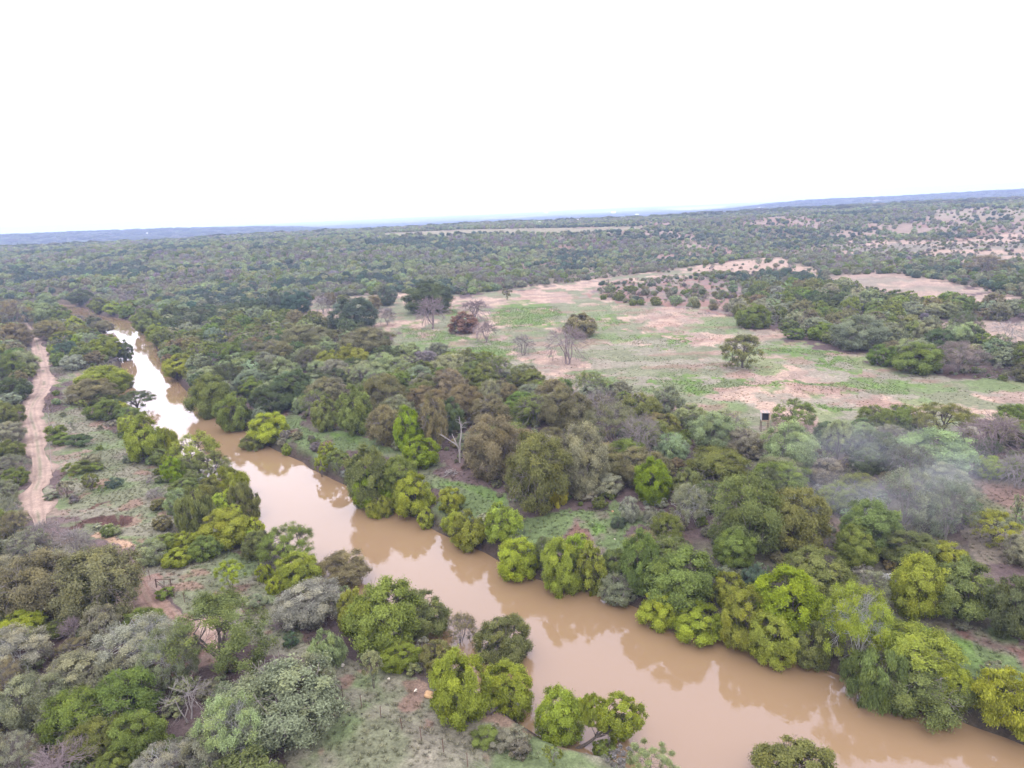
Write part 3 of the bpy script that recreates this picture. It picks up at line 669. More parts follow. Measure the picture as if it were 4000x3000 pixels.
# ------------------------------------------------------------------ plants read one by one from the photo: crop, box, style, colour, label
NEARB, FARB, WOOD, ROADS, FLD, CORN = ('trees and bushes along the near river bank', 'trees and bushes along the far river bank', 'trees of the wood beyond the river', 'plants beside the dirt road',
                                       'trees in the open field', 'trees of the near left thicket')
HAND = [
# near bank, from far to near
('B1', 660, -10, 1120, 195, 'leafy', 'ygreen', 'broad yellow-green mound of a tree beside the small river cove', NEARB),
('B1', 590, 95, 990, 275, 'leafy', 'brown', 'low olive-brown tree in front of the broad yellow-green mound', NEARB),
('B1', 770, 175, 990, 300, 'leafy', 'olive', 'small olive tree below the low olive-brown tree by the cove', NEARB),
('B1', 950, 60, 1150, 190, 'leafy', 'olive', 'olive bush leaning over the water of the cove', NEARB),
('B1', 750, 240, 1060, 430, 'leafy', 'green', 'wide green bush at the top of the near bank meadow', NEARB),
('B1', 1060, 235, 1315, 390, 'open', 'dark', 'dark thin-leaved tree jutting over white river reflection', NEARB),
('B1', 1065, 320, 1255, 480, 'leafy', 'bright', 'small bright green tree under the dark thin-leaved tree', NEARB),
('B1', 1085, 400, 1400, 810, 'leafy', 'ygreen', 'tall yellow-green tree at the meadow edge, first of the tall row', NEARB),
('B1', 1320, 490, 1560, 830, 'willow', 'bright', 'slim yellow-green willow joined to the tall yellow-green tree', NEARB),
('B1', 1385, 740, 1585, 975, 'leafy', 'vivid', 'small vivid green tree with dark base on the near bank', NEARB),
('B1', 1540, 610, 1865, 930, 'open', 'ygreen', 'airy spreading tree with thin crown above the near bank', NEARB),
('B1', 1690, 780, 1975, 1010, 'open', 'olive', 'thin wispy tree with bare limbs reaching over the river', NEARB),
('B1', 1455, 930, 1720, 1070, 'leafy', 'olive', 'low olive bush between vivid green tree and big willow', NEARB),
('B1', 1430, 1030, 1640, 1250, 'mesq', 'pale', 'pale green feathery tree left of the big willow', NEARB),
('B1', 1520, 1010, 1830, 1410, 'willow', 'olive', 'large drooping willow with dark shaded foot by the meadow', NEARB),
('B1', 1780, 860, 2160, 1190, 'willow', 'bright', 'tall bright willow leaning toward the river bend', NEARB),
('B1', 1940, 980, 2240, 1340, 'willow', 'olive', 'dull green willow at the water right of the bright willow', NEARB),
('B1', 1680, 1190, 2150, 1540, 'leafy', 'bright', 'big rounded bright tree in front of the willows', NEARB),
('B1', 1325, 1240, 1485, 1385, 'leafy', 'brown', 'small olive bush beside dark hollow left of the willows', NEARB),
('B1', 2100, 1370, 2360, 1640, 'leafy', 'olive', 'olive tree at the water below the big rounded bright tree', NEARB),
('B2', 60, 1350, 480, 1690, 'open', 'green', 'many-stemmed open tree with upright sprays against the river', NEARB),
('C2', 0, 0, 145, 160, 'willow', 'lime', 'small lime-yellow willow at the left end of grey mound', NEARB),
('C2', 75, 100, 235, 255, 'willow', 'lime', 'lowest lime-yellow willow touching the silver mound', NEARB),
('C2', 170, -80, 520, 220, 'leafy', 'bright', 'bright yellow-green tree behind the silver mound', NEARB),
('C2', 480, -50, 910, 270, 'mesq', 'brown', 'dull olive twiggy tree right of bright yellow-green tree', NEARB),
('C2', 175, 130, 710, 530, 'mesq', 'silver', 'silver-grey rounded mound of a tree on the near bank', NEARB),
('C2', 650, 205, 930, 560, 'leafy', 'ygreen', 'golden-green left side tree of the biggest bank clump', NEARB),
('C2', 700, 120, 1350, 740, 'leafy', 'green', 'biggest deep green tree on the near bank', NEARB),
('C2', 1140, 330, 1590, 720, 'leafy', 'olive', 'olive tree at the river side of the biggest deep green tree', NEARB),
('C2', 1000, 630, 1335, 880, 'leafy', 'ygreen', 'low golden bush tree under the biggest deep green tree', NEARB),
('C2', 1560, 545, 1790, 780, 'haze', 'brown', 'thin brownish twiggy tree with gaps showing the water', NEARB),
('C2', 1330, 620, 1600, 900, 'leafy', 'olive', 'dull leaning tree between golden bush and twiggy gap', NEARB),
('C2', 1400, 730, 1880, 1330, 'leafy', 'bright', 'large rounded tree with ivy-dark foot near pale rocks', NEARB),
('C2', 1790, 550, 2240, 960, 'leafy', 'olive', 'tall olive tree rising highest beside the lower river', NEARB),
('C2', 1800, 820, 2270, 1290, 'leafy', 'bright', 'wide yellow-green tree joined to the large rounded tree', NEARB),
('C3', 170, 1035, 605, 1510, 'leafy', 'bright', 'single round bush tree before the leaning willow', NEARB),
('C3', 650, 1450, 835, 1590, 'leafy', 'green', 'little green bush under the leaning willow', NEARB),
('C3', 930, 1500, 1310, 1790, 'sapling', 'pale', 'pale feathery bush cut by the bottom edge', NEARB),
('C4', -140, 1560, 520, 2100, 'leafy', 'olive', 'dark olive treetop rising from the bottom edge over the river', NEARB),
# low green thicket and small meadow plants
('B1', 1270, 1400, 1560, 1600, 'leafy', 'green', 'left part of the low fresh green thicket by the gully', NEARB),
('B1', 1490, 1380, 1730, 1590, 'leafy', 'bright', 'topmost bush of the low fresh green thicket', NEARB),
('B1', 1630, 1420, 1900, 1640, 'leafy', 'green', 'right-hand bush of the low fresh green thicket', NEARB),
('B1', 1160, 1470, 1430, 1680, 'mesq', 'pale', 'pale feathery bush at the left foot of the green thicket', NEARB),
('B1', 1410, 1530, 1660, 1700, 'leafy', 'bright', 'front bush of the low fresh green thicket', NEARB),
('B1', 880, 1320, 1040, 1440, 'shrub', 'pale', 'yellow-green bush at the foot of the red scarp', ROADS),
('B1', 800, 1310, 890, 1380, 'shrub', 'silver', 'small silver bush against the red scarp', ROADS),
('C1', 1765, -5, 1965, 195, 'sapling', 'lime', 'young multi-stemmed tree with lime crown alone on grass', NEARB),
('B1', 390, 460, 565, 585, 'shrub', 'green', 'upright green shrub right beside the dirt road', ROADS),
('B1', 430, 545, 620, 640, 'shrub', 'green', 'low spreading green shrub just below the upright roadside shrub', ROADS),
('B1', 580, 555, 780, 645, 'shrub', 'dark', 'darker low shrub at the end of the roadside pair', ROADS),
('B1', 700, 715, 860, 815, 'shrub', 'grey', 'grey-green shrub above the long flat green shrub', ROADS),
('B1', 565, 795, 765, 875, 'shrub', 'green', 'long flat green shrub beside bare red patch', ROADS),
('B1', 760, 800, 890, 865, 'shrub', 'green', 'small flat shrub right of the long flat green one', ROADS),
('B1', 715, 885, 835, 1010, 'sapling', 'green', 'thin young tree on grass left of the dark round juniper', ROADS),
('B1', 915, 920, 1045, 1010, 'ball', 'teal', 'dark round juniper bush alone in the meadow', ROADS),
('B1', 640, 250, 740, 320, 'sapling', 'green', 'little round-headed tree at the head of the meadow', ROADS),
('B1', 500, 950, 640, 1070, 'sapling', 'grey', 'sparse grey-green sapling beside the road edge', ROADS),
('B1', 380, 1060, 500, 1105, 'shrub', 'grey', 'low grey weed clump on the edge of the sandy road', ROADS),
('B1', 1060, 720, 1170, 800, 'shrub', 'grey', 'pale shrub at the foot of the tall yellow-green tree', ROADS),
('B1', 1000, 480, 1090, 540, 'shrub', 'grey', 'grey shrub left of the tall yellow-green tree', ROADS),
('B1', 830, 640, 890, 690, 'shrub', 'green', 'tiny shrub in middle of the meadow', ROADS),
('B1', 1330, 910, 1430, 970, 'shrub', 'dark', 'dark low bush in grass near the vivid green tree', ROADS),
('B1', 1270, 1010, 1420, 1090, 'twig', 'grey', 'bare grey twig bush in the meadow', ROADS),
# near meadow and fence line
('C2', 405, 555, 715, 875, 'willow', 'pale', 'pale green tree by itself above the fence line', NEARB),
('C2', 860, 720, 1020, 960, 'sapling', 'pale', 'slender pale young tree on grass near golden bush', NEARB),
('C2', 820, 715, 940, 820, 'sapling', 'pale', 'upper tuft tree touching slender pale young tree', NEARB),
('C2', 213, 560, 342, 680, 'ball', 'teal', 'small round blue-green bush near the brush pile', NEARB),
('C1', 1838, 258, 1888, 318, 'ball', 'teal', 'tiny round bush on grass above the red track', NEARB),
('C1', 1828, 335, 1885, 395, 'ball', 'green', 'second tiny bush just below the tiny round bush', NEARB),
('C1', 1260, 205, 1405, 285, 'shrub', 'green', 'low dark green shrub under the pipe fence brace', NEARB),
('C1', 1990, 250, 2170, 400, 'shrub', 'grey', 'grey-green bush left below silver mound', NEARB),
('C2', 1740, 1330, 1960, 1480, 'shrub', 'green', 'weedy green bush on the bank below the large rounded tree', NEARB),
('C2', 1900, 1370, 2110, 1510, 'shrub', 'grey', 'dull weedy bush on the bank lip before the river', NEARB),
# left of the road
('D', -90, 1180, 430, 1560, 'leafy', 'dark', 'dark green tree over a shadowed hollow left of the road', CORN),
('D', -80, 880, 330, 1220, 'mesq', 'green', 'mid green tree left of road above the dark green tree', CORN),
('D', 150, 830, 540, 1160, 'mesq', 'pale', 'pale green rounded tree touching the left road edge', CORN),
('D', 20, 660, 320, 890, 'mesq', 'grey', 'grey-green tree beside the road higher up', CORN),
('D', 0, 440, 440, 780, 'mesq', 'brown', 'dull brownish grove tree left of the road bend', CORN),
('D', -60, 120, 400, 480, 'haze', 'brown', 'greyish twiggy tree far up the left of the road', CORN),
('D', 480, 390, 900, 670, 'mesq', 'rust', 'rusty olive tree right of the road head', ROADS),
('D', 420, 130, 760, 420, 'leafy', 'pale', 'pale green tree right of the road top', ROADS),
('D', 520, -10, 830, 260, 'leafy', 'pale', 'tall pale tree above the road end', ROADS),
('D', 730, 170, 1030, 430, 'leafy', 'green', 'green rounded tree next to the far brown water', ROADS),
('D', 960, 315, 1190, 570, 'leafy', 'bright', 'light green tree right of the green rounded tree by far water', ROADS),
('D', 1220, 365, 1460, 545, 'leafy', 'dark', 'small dark green tree at the far inner river bend', ROADS),
('D', 1320, 430, 1640, 620, 'mesq', 'brown', 'brownish domed tree on the inner river bend', ROADS),
('D', 740, 540, 1110, 720, 'leafy', 'ygreen', 'yellow-tipped bushy tree between road and river bend', ROADS),
('D', 800, 690, 1140, 900, 'mesq', 'teal', 'blue-green bushy tree between road and river', ROADS),
('D', 680, 720, 830, 860, 'leafy', 'bright', 'small yellow-green bush next to the blue-green bushy tree', ROADS),
('D', 720, 840, 960, 1040, 'mesq', 'green', 'round green bush at the road side above the green lawn patch', ROADS),
('D', 900, 880, 1200, 1100, 'mesq', 'silver', 'silver-green bush above the green lawn patch', ROADS),
('D', 1000, 600, 1230, 860, 'leafy', 'vivid', 'vivid green bush behind the silver-green bush', ROADS),
('D', 1180, 580, 1400, 860, 'haze', 'grey', 'grey twiggy tree before the yellow bank trees', ROADS),
('D', 1300, 590, 1740, 930, 'leafy', 'ygreen', 'broad yellowish bank tree at the white river reflection', NEARB),
('D', 1690, 720, 1930, 1020, 'leafy', 'dark', 'dark knobby tree leaning out over the white water', NEARB),
('B1', -60, 270, 190, 500, 'leafy', 'olive', 'olive tree on left edge beside the narrow road', CORN),
('B1', -70, 450, 210, 640, 'mesq', 'silver', 'silvery tree on left edge beside the sandy road', CORN),
('B1', -60, 600, 200, 790, 'leafy', 'green', 'fresh green tree on left edge beside the sandy road', CORN),
('B1', -50, 740, 230, 920, 'haze', 'grey', 'twiggy grey tree on left edge by the road', CORN),
('B1', 20, 840, 235, 1000, 'mesq', 'green', 'small flat-topped green tree at the left road verge', CORN),
('B1', -60, 950, 150, 1150, 'mesq', 'grey', 'grey-green tree at the left edge above the bare thicket', CORN),
('B1', -60, 1100, 150, 1340, 'lichen', 'grey', 'lichen-grey twiggy tree at left edge', CORN),
('B1', 20, 1230, 260, 1480, 'haze', 'brown', 'brown twiggy tree at the bottom end of the road', CORN),
('B1', 250, 1290, 520, 1530, 'twig', 'grey', 'bare grey branching tree below the road end', CORN),
('B1', 480, 1360, 800, 1640, 'twig', 'grey', 'bare twiggy tree before the yellow sand patch', CORN),
('B1', 80, 1400, 380, 1640, 'haze', 'grey', 'grey bare-topped tree left of the broad olive-brown trees', CORN),
# bottom left thicket
('C1', 20, -80, 620, 480, 'mesq', 'brown', 'broad olive-brown tree nearest the left edge', CORN),
('C1', 480, -110, 1110, 500, 'mesq', 'brown', 'broad olive-brown tree next to the red track', CORN),
('C1', 560, 60, 900, 440, 'mesq', 'olive', 'olive tree filling the gap between both olive-brown trees', CORN),
('C1', -180, 200, 250, 480, 'leafy', 'pale', 'pale green tree cut by the left edge', CORN),
('C1', -20, 410, 365, 640, 'leafy', 'lime', 'lime-topped rounded tree on the left edge', CORN),
('C1', 385, 450, 560, 610, 'mesq', 'green', 'small grey-green tree right of the lime-topped tree', CORN),
('C1', 670, 360, 960, 680, 'mesq', 'grey', 'grey-green bush under the broad olive-brown trees', CORN),
('C1', 470, 450, 700, 690, 'mauve', 'mauve', 'mauve leafless bush in the left thicket', CORN),
('C1', 480, 620, 720, 820, 'haze', 'brown', 'dark brown twiggy bush in red earth gap', CORN),
('C1', -220, 590, 320, 920, 'lichen', 'silver', 'large pale bare tree at the left edge', CORN),
('C1', -100, 800, 220, 1120, 'haze', 'brown', 'brownish sparse tree below the large pale bare tree', CORN),
('C1', 1000, 390, 1330, 560, 'mesq', 'green', 'bright green bush on the edge of the red track', CORN),
('C1', 360, 710, 900, 1130, 'mesq', 'grey', 'grey-green sloping crown topping the bottom-left mass', CORN),
('C1', 20, 900, 500, 1360, 'mesq', 'grey', 'dusty grey crown left in the bottom-left mass', CORN),
('C1', 350, 1040, 840, 1480, 'mesq', 'green', 'fresh green crown in the middle of the bottom-left mass', CORN),
('C1', 760, 880, 1280, 1330, 'mesq', 'green', 'green crown left of the dead white-limbed tree', CORN),
('C1', 560, 1260, 960, 1620, 'mesq', 'green', 'green crown low in the bottom-left corner mass', CORN),
('C1', 900, 1180, 1330, 1600, 'leafy', 'green', 'mixed green tree above dark gap left of the dead white-limbed tree', CORN),
('C1', 840, 470, 1420, 900, 'lichen', 'silver', 'white lichen-crusted tree before the red track', CORN),
('C1', 1180, 560, 1570, 1020, 'lichen', 'grey', 'second white-twigged tree between red earth and dark-trunked oak', CORN),
('C1', 1390, 310, 2130, 900, 'open', 'olive', 'big dark-trunked open oak at the red track', CORN),
('C1', 1270, 950, 1750, 1290, 'dead', 'grey', 'dead white-limbed tree in the bottom-left thicket', CORN),
('C2', -260, 790, 640, 1500, 'mesq', 'grey', 'large grey-green oak with white twig tips at bottom', CORN),
('C2', -420, 1120, 60, 1690, 'lichen', 'pale', 'whitish twig-tipped tree left of the large grey-green oak', CORN),
('C2', 250, 760, 660, 1240, 'mesq', 'grey', 'right shoulder tree of the large grey-green oak', CORN),
('C1', 230, 1520, 770, 1800, 'mauve', 'mauve', 'lavender grey leafless shrub on the bottom edge', CORN),
('C1', -60, 1400, 280, 1760, 'haze', 'grey', 'dusty twig bush in the bottom-left corner', CORN),
('C1', 740, 1540, 1030, 1800, 'leafy', 'green', 'green bush on bottom edge right of the lavender shrub', CORN),
('C1', 1100, 1500, 1560, 1850, 'lichen', 'silver', 'silvery twig bush on the bottom edge under the dead tree', CORN),
('C1', 1500, 1330, 1900, 1750, 'mesq', 'grey', 'grey-green bush right below the dead white-limbed tree', CORN),
# far bank
('B2', -70, 355, 275, 640, 'leafy', 'lime', 'bright lime tree on the far bank beside the grass bench', FARB),
('B2', -130, 590, 110, 740, 'willow', 'olive', 'low olive branchy bush hanging over water under the lime tree', FARB),
('B2', 225, 625, 305, 735, 'leafy', 'bright', 'small upright green bush on the bare far bank', FARB),
('B2', 510, 730, 615, 890, 'sapling', 'bright', 'thin yellow-green sapling at the lip of the far bank', FARB),
('B2', 610, 690, 790, 860, 'sapling', 'olive', 'two-headed olive sapling on the grassy far bench', FARB),
('B2', 780, 685, 1190, 1230, 'leafy', 'olive', 'round olive-topped tree at the back of the far bank clump', FARB),
('B2', 845, 825, 1210, 1225, 'leafy', 'vivid', 'vivid green front tree of the far bank clump', FARB),
('B2', 1060, 740, 1400, 1090, 'leafy', 'green', 'soft green tree on the right back of far bank clump', FARB),
('B2', 1180, 890, 1535, 1275, 'leafy', 'bright', 'yellow-green right tree of the far bank clump', FARB),
('B2', 965, 1130, 1185, 1345, 'willow', 'bright', 'small weeping mound standing in the water', FARB),
('B2', 1395, 1190, 1535, 1385, 'leafy', 'bright', 'little upright bush at the water right of the clump', FARB),
('B2', 1685, 1220, 1985, 1570, 'leafy', 'ygreen', 'yellowish rounded bank tree before the grassy gap', FARB),
('B2', 1980, 1140, 2290, 1490, 'leafy', 'bright', 'tall bright round tree on the far bank by the grassy gap', FARB),
('C3', -120, -190, 215, 195, 'leafy', 'lime', 'lime tree overhanging water below the tall bright round tree', FARB),
('C3', 225, -150, 560, 310, 'leafy', 'bright', 'golden-green bank tree left of the grey bush', FARB),
('C3', 500, -160, 760, 270, 'leafy', 'ygreen', 'golden tree touching the grey bank bush', FARB),
('C3', 710, 80, 1020, 345, 'mesq', 'grey', 'grey-leaved bush at the far waterline', FARB),
('C3', 890, -230, 1220, 260, 'leafy', 'green', 'deep green tree rising behind the grey-leaved bush', FARB),
('C3', 1050, -140, 1660, 380, 'leafy', 'green', 'widest green tree on the far bank', FARB),
('C3', 1005, 240, 1370, 580, 'leafy', 'lime', 'bright yellow-green tree spilling over the water, left one', FARB),
('C3', 1300, 340, 1730, 670, 'leafy', 'lime', 'bright yellow-green tree spilling over the water, right one', FARB),
('C3', 1610, 70, 1900, 360, 'leafy', 'ygreen', 'golden-green tree behind the spilling trees', FARB),
('C3', 1690, 230, 2080, 770, 'leafy', 'ygreen', 'golden tall tree left of the vivid green dome', FARB),
('C3', 1870, 20, 2070, 240, 'leafy', 'teal', 'dark blue-green small tree behind the golden tall tree', FARB),
('C4', -90, 55, 440, 580, 'leafy', 'vivid', 'vivid green dome tree, brightest of the lower far bank', FARB),
('C4', -160, 430, 240, 880, 'leafy', 'ygreen', 'yellow-green bush at water under the vivid green dome', FARB),
('C4', 190, 480, 500, 870, 'leafy', 'olive', 'olive tree at water right of the vivid green dome', FARB),
('C4', 480, 230, 970, 850, 'lichen', 'bright', 'pale white-branched tree between dome and fallen tree', FARB),
('C4', 880, 550, 1500, 930, 'mesq', 'ygreen', 'sprawling olive-yellow tree by the white twigs', FARB),
('C4', 630, 780, 1120, 1310, 'willow', 'olive', 'collapsed olive tree dipping into the water', FARB),
('C4', 930, 840, 1560, 1260, 'mesq', 'olive', 'wide low half-fallen tree along the waterline', FARB),
('C4', 1700, 880, 2300, 1350, 'willow', 'lime', 'yellow weeping willow at the right edge', FARB),
('C4', 120, -90, 690, 270, 'leafy', 'olive', 'olive shaded tree behind the vivid green dome', FARB),
('C4', 730, 90, 1010, 370, 'haze', 'grey', 'tangled grey and green vine tree on the far bank clearing', FARB),
('C4', 1000, -60, 1430, 470, 'leafy', 'bright', 'light green full tree above the grassy clearing', FARB),
('C4', 1350, -20, 1840, 490, 'leafy', 'olive', 'olive and gold tree right of the light green full tree', FARB),
('C4', 1820, 80, 2260, 640, 'leafy', 'dark', 'dark green tree at right edge above the clearing', FARB),
('D', 980, -70, 1330, 165, 'leafy', 'dark', 'dark green tree at the far end of the visible river', FARB),
('D', 1280, 50, 1560, 280, 'leafy', 'green', 'mid green tree along the far water bend', FARB),
('D', 1490, 120, 1760, 300, 'leafy', 'bright', 'lighter green tree in the far bend row', FARB),
('D', 1670, 120, 1930, 350, 'leafy', 'green', 'deep green last tree of the far bend row', FARB),
('D', 1910, 220, 2300, 560, 'leafy', 'olive', 'olive tree leaning to the water where the reflection starts', FARB),
('A1', 1260, 1250, 1450, 1420, 'leafy', 'ygreen', 'yellow bush at the water edge of the far bank', FARB),
('A1', 1400, 1520, 1690, 1720, 'leafy', 'bright', 'bright rounded tree over the white reflection', FARB),
('B1', 1610, 20, 2000, 420, 'leafy', 'green', 'large mixed green tree above the brown water', FARB),
('B1', 1860, 200, 2170, 545, 'leafy', 'green', 'green tree standing in the brown water corner', FARB),
('B1', 1780, 130, 1970, 300, 'leafy', 'bright', 'light crown inside the large mixed green pair', FARB),
# wood beyond the river
('B2', -40, 110, 340, 370, 'mesq', 'dark', 'dark domed tree behind the bright lime tree', WOOD),
('B2', 140, 0, 500, 340, 'leafy', 'dark', 'big dark green dome at the back of the grass bench', WOOD),
('B2', 310, 220, 460, 360, 'mesq', 'pale', 'small pale bush at the foot of the dark dome', WOOD),
('B2', 450, 70, 760, 330, 'mesq', 'brown', 'reddish-brown domed tree beside the dark green dome', WOOD),
('B2', 480, 225, 715, 540, 'leafy', 'olive', 'upright olive tree standing on the grass bench edge', WOOD),
('B2', 700, 130, 1010, 570, 'leafy', 'olive', 'tall olive-green tree right of the upright olive tree', WOOD),
('B2', 920, 40, 1300, 390, 'mesq', 'brown', 'brown-grey domed tree in the middle of the wood', WOOD),
('B2', 950, 310, 1250, 660, 'mesq', 'brown', 'brownish tree left of the tall vivid green tree', WOOD),
('B2', 1195, 320, 1435, 720, 'leafy', 'vivid', 'tall vivid green tree left of the dead snag', WOOD),
('B2', 1270, 560, 1575, 860, 'leafy', 'vivid', 'low vivid green skirt tree below tall vivid tree', WOOD),
('B2', 1410, 230, 1660, 690, 'mesq', 'brown', 'grey-brown tree between the vivid tree and the dead snag', WOOD),
('B2', 1300, 130, 1640, 350, 'mesq', 'rust', 'rust-tinged flat dome behind the vivid tree', WOOD),
('B2', 1620, 120, 1960, 420, 'mesq', 'brown', 'dull brown dome right behind the dead snag', WOOD),
('B2', 1920, 90, 2120, 390, 'mesq', 'pale', 'pale blue-green tree above the dead snag', WOOD),
('B2', 1560, 240, 1800, 560, 'leafy', 'dark', 'dark green tree directly behind the dead snag', WOOD),
('B2', 1800, 400, 2300, 960, 'mesq', 'brown', 'big olive-brown dome right of the dead snag', WOOD),
('B3', -40, 560, 490, 1220, 'mesq', 'olive', 'huge dark olive dome with a yellow bush at its foot', WOOD),
('B3', 300, 900, 485, 1170, 'willow', 'yellow', 'small yellow bush against the huge dark olive dome', WOOD),
('B3', 370, 470, 810, 1110, 'mesq', 'grey', 'tall grey-olive dome in the middle of the wood', WOOD),
('B3', 250, 150, 680, 560, 'mesq', 'brown', 'olive-brown dome on the field edge of the wood', WOOD),
('B3', 600, 150, 960, 470, 'twig', 'grey', 'bare spreading tree on the field edge', WOOD),
('B3', 640, 300, 1080, 660, 'haze', 'brown', 'dusky bare tree below the bare spreading tree', WOOD),
('B3', 920, 360, 1280, 780, 'twig', 'grey', 'grey leafless tree at the right end of dusky trees', WOOD),
('B3', 1400, 300, 1700, 480, 'mesq', 'pale', 'light green tree at the field edge left of the hunting blind', WOOD),
('B3', 1260, 540, 1530, 800, 'mesq', 'pale', 'pale green tree in the wood before the hunting blind', WOOD),
('B3', 1540, 370, 1950, 690, 'mesq', 'pale', 'wide pale green thorn tree left before the hunting blind', WOOD),
('B3', 1880, 500, 2180, 740, 'mesq', 'grey', 'low grey-green thorn tree right under the hunting blind', WOOD),
('B3', 1055, 770, 1395, 1160, 'leafy', 'vivid', 'solitary bright green tree in the grey scrub', WOOD),
('B3', 1510, 660, 2015, 990, 'mesq', 'olive', 'olive dome right of the solitary bright green tree', WOOD),
('B3', 1370, 840, 1650, 1150, 'leafy', 'olive', 'olive tree just right of the solitary bright green tree', WOOD),
('B3', 1390, 1000, 1690, 1340, 'lichen', 'grey', 'white-twigged bare tree in the wood', WOOD),
('B3', 1730, 920, 2320, 1600, 'mesq', 'olive', 'massive pale-olive tree dominating the right wood', WOOD),
('B3', 1740, 1360, 2100, 1720, 'leafy', 'green', 'green tree under the massive pale-olive tree', WOOD),
('B3', 650, 870, 960, 1080, 'mesq', 'silver', 'silver-grey scrub tree right of the tall grey-olive dome', WOOD),
('B3', 590, 1020, 740, 1130, 'shrub', 'silver', 'small silver bush at the edge of the litter clearing', WOOD),
('B3', 930, 1090, 1095, 1310, 'mesq', 'silver', 'upright silver bush in the litter clearing', WOOD),
('B3', 1105, 1165, 1265, 1310, 'ball', 'silver', 'spiky grey-green bush right of the upright silver bush', WOOD),
('B3', 855, 1255, 985, 1360, 'ball', 'teal', 'dark teal bush on litter below the upright silver bush', WOOD),
('B3', 1200, 1230, 1480, 1500, 'mesq', 'green', 'grey-green bushy tree at the clearing right end', WOOD),
('B4', 70, 265, 375, 480, 'open', 'olive', 'crooked dark-limbed tree right of the hunting blind', WOOD),
('B4', -20, 450, 420, 900, 'mesq', 'pale', 'large pale green tree below the crooked dark-limbed tree', WOOD),
('B4', 490, 460, 730, 800, 'open', 'pale', 'sparse tree with dark limb at the smoke edge', WOOD),
('B4', 795, 295, 1060, 540, 'mesq', 'olive', 'flat-topped tree left on the field edge behind the smoke', WOOD),
('B4', 1020, 295, 1330, 530, 'mesq', 'green', 'flat-topped green tree above the smoke', WOOD),
('B4', 1290, 290, 1720, 560, 'open', 'olive', 'see-through spreading tree on field edge above the smoke', WOOD),
('B4', 1680, 370, 2230, 740, 'mauve', 'red', 'reddish bare thorn tree at the right edge', WOOD),
('B4', 1800, 590, 2010, 760, 'haze', 'dark', 'dark tangled bush below reddish thorn tree', WOOD),
('B4', 1090, 530, 1740, 870, 'mesq', 'pale', 'pale green tree seen through the smoke', WOOD),
('B4', 900, 480, 1200, 660, 'haze', 'grey', 'grey bare tree at the top of the smoke', WOOD),
('B4', 930, 900, 1480, 1420, 'haze', 'grey', 'wide grey bare tree inside the smoke', WOOD),
('B4', 1330, 960, 1740, 1480, 'haze', 'grey', 'grey thin tree on the right of the smoke', WOOD),
('B4', 600, 890, 930, 1140, 'mesq', 'green', 'soft green tree on the left smoke edge', WOOD),
('B4', 0, 990, 500, 1600, 'leafy', 'olive', 'tall feathery yellow-green tree left of the smoke', WOOD),
('B4', 640, 1120, 1110, 1600, 'leafy', 'olive', 'large pale yellow-green tree below the smoke', WOOD),
('B4', 1000, 1370, 1440, 1720, 'leafy', 'olive', 'golden-tipped tree below large pale yellow-green tree', WOOD),
('B4', 1400, 1470, 1690, 1740, 'leafy', 'ygreen', 'golden small tree on the edge of the right clearing', WOOD),
('B4', 580, 1340, 960, 1720, 'leafy', 'green', 'dark green understorey tree below the smoke', WOOD),
('B4', 1790, 1230, 2130, 1480, 'open', 'bright', 'light green small tree alone in the right clearing', WOOD),
('B4', 1790, 740, 2030, 930, 'mesq', 'bright', 'lit green branchy bush right of the smoke', WOOD),
('B4', 2020, 720, 2330, 1010, 'twig', 'grey', 'grey leafless tree at the right edge', WOOD),
('B4', 1680, 1130, 1850, 1330, 'haze', 'dark', 'small dark twiggy bush in the right clearing', WOOD),
('B4', 2110, 1040, 2200, 1330, 'open', 'pale', 'thin whitish sapling on the right edge clearing', WOOD),
('B4', 2060, 1420, 2330, 1700, 'mesq', 'grey', 'dull bush at the right edge below thin sapling', WOOD),
('A2', 700, 1430, 960, 1640, 'leafy', 'ygreen', 'golden-olive dome in the middle wood', WOOD),
('A2', 500, 1480, 760, 1690, 'leafy', 'ygreen', 'yellowish dome left of the golden-olive dome', WOOD),
('A2', 230, 1280, 640, 1480, 'mesq', 'brown', 'brown flat dome below the dark oaks', WOOD),
('A2', 720, 1310, 1180, 1520, 'mesq', 'brown', 'wide olive-brown dome at the field corner', WOOD),
('A2', 970, 1500, 1230, 1690, 'mesq', 'pale', 'pale green dome at the field corner', WOOD),
('A2', 470, 1370, 690, 1500, 'mesq', 'pale', 'light grey-green tree between brown domes', WOOD),
('A2', 0, 1390, 300, 1620, 'mesq', 'brown', 'dusky brown dome deep in the left wood', WOOD),
('A2', 1350, 1490, 1570, 1620, 'haze', 'mauve', 'mauve bare bush at the edge of the field', WOOD),
('A2', 1520, 1520, 1830, 1700, 'mesq', 'pale', 'feathery pale tree at the lower field edge', WOOD),
# the open field
('A2', 205, 955, 485, 1170, 'oak', 'teal', 'dark blue-green oak, leftmost of the field oaks', FLD),
('A2', 80, 960, 230, 1150, 'oak', 'teal', 'smaller dark oak behind the leftmost field oak', FLD),
('A2', 635, 1020, 1060, 1320, 'oak', 'teal', 'dark blue-green oak at the front left of the field', FLD),
('A2', 1265, 885, 1705, 1165, 'oak', 'dark', 'largest dark oak at the back of the field', FLD),
('A2', 1045, 930, 1215, 1100, 'oak', 'teal', 'dark oak with visible trunk before the sandy strip', FLD),
('A2', 475, 1015, 655, 1160, 'twig', 'grey', 'pale bare tree between two dark oaks', FLD),
('A2', 1030, 1110, 1205, 1260, 'twig', 'brown', 'bare leaning tree right of the front dark oak', FLD),
('A2', 960, 1010, 1085, 1130, 'mesq', 'rust', 'orange-tinged small tree above the front dark oak', FLD),
('A2', 585, 980, 695, 1090, 'mesq', 'brown', 'small brown tree beside the pale bare tree', FLD),
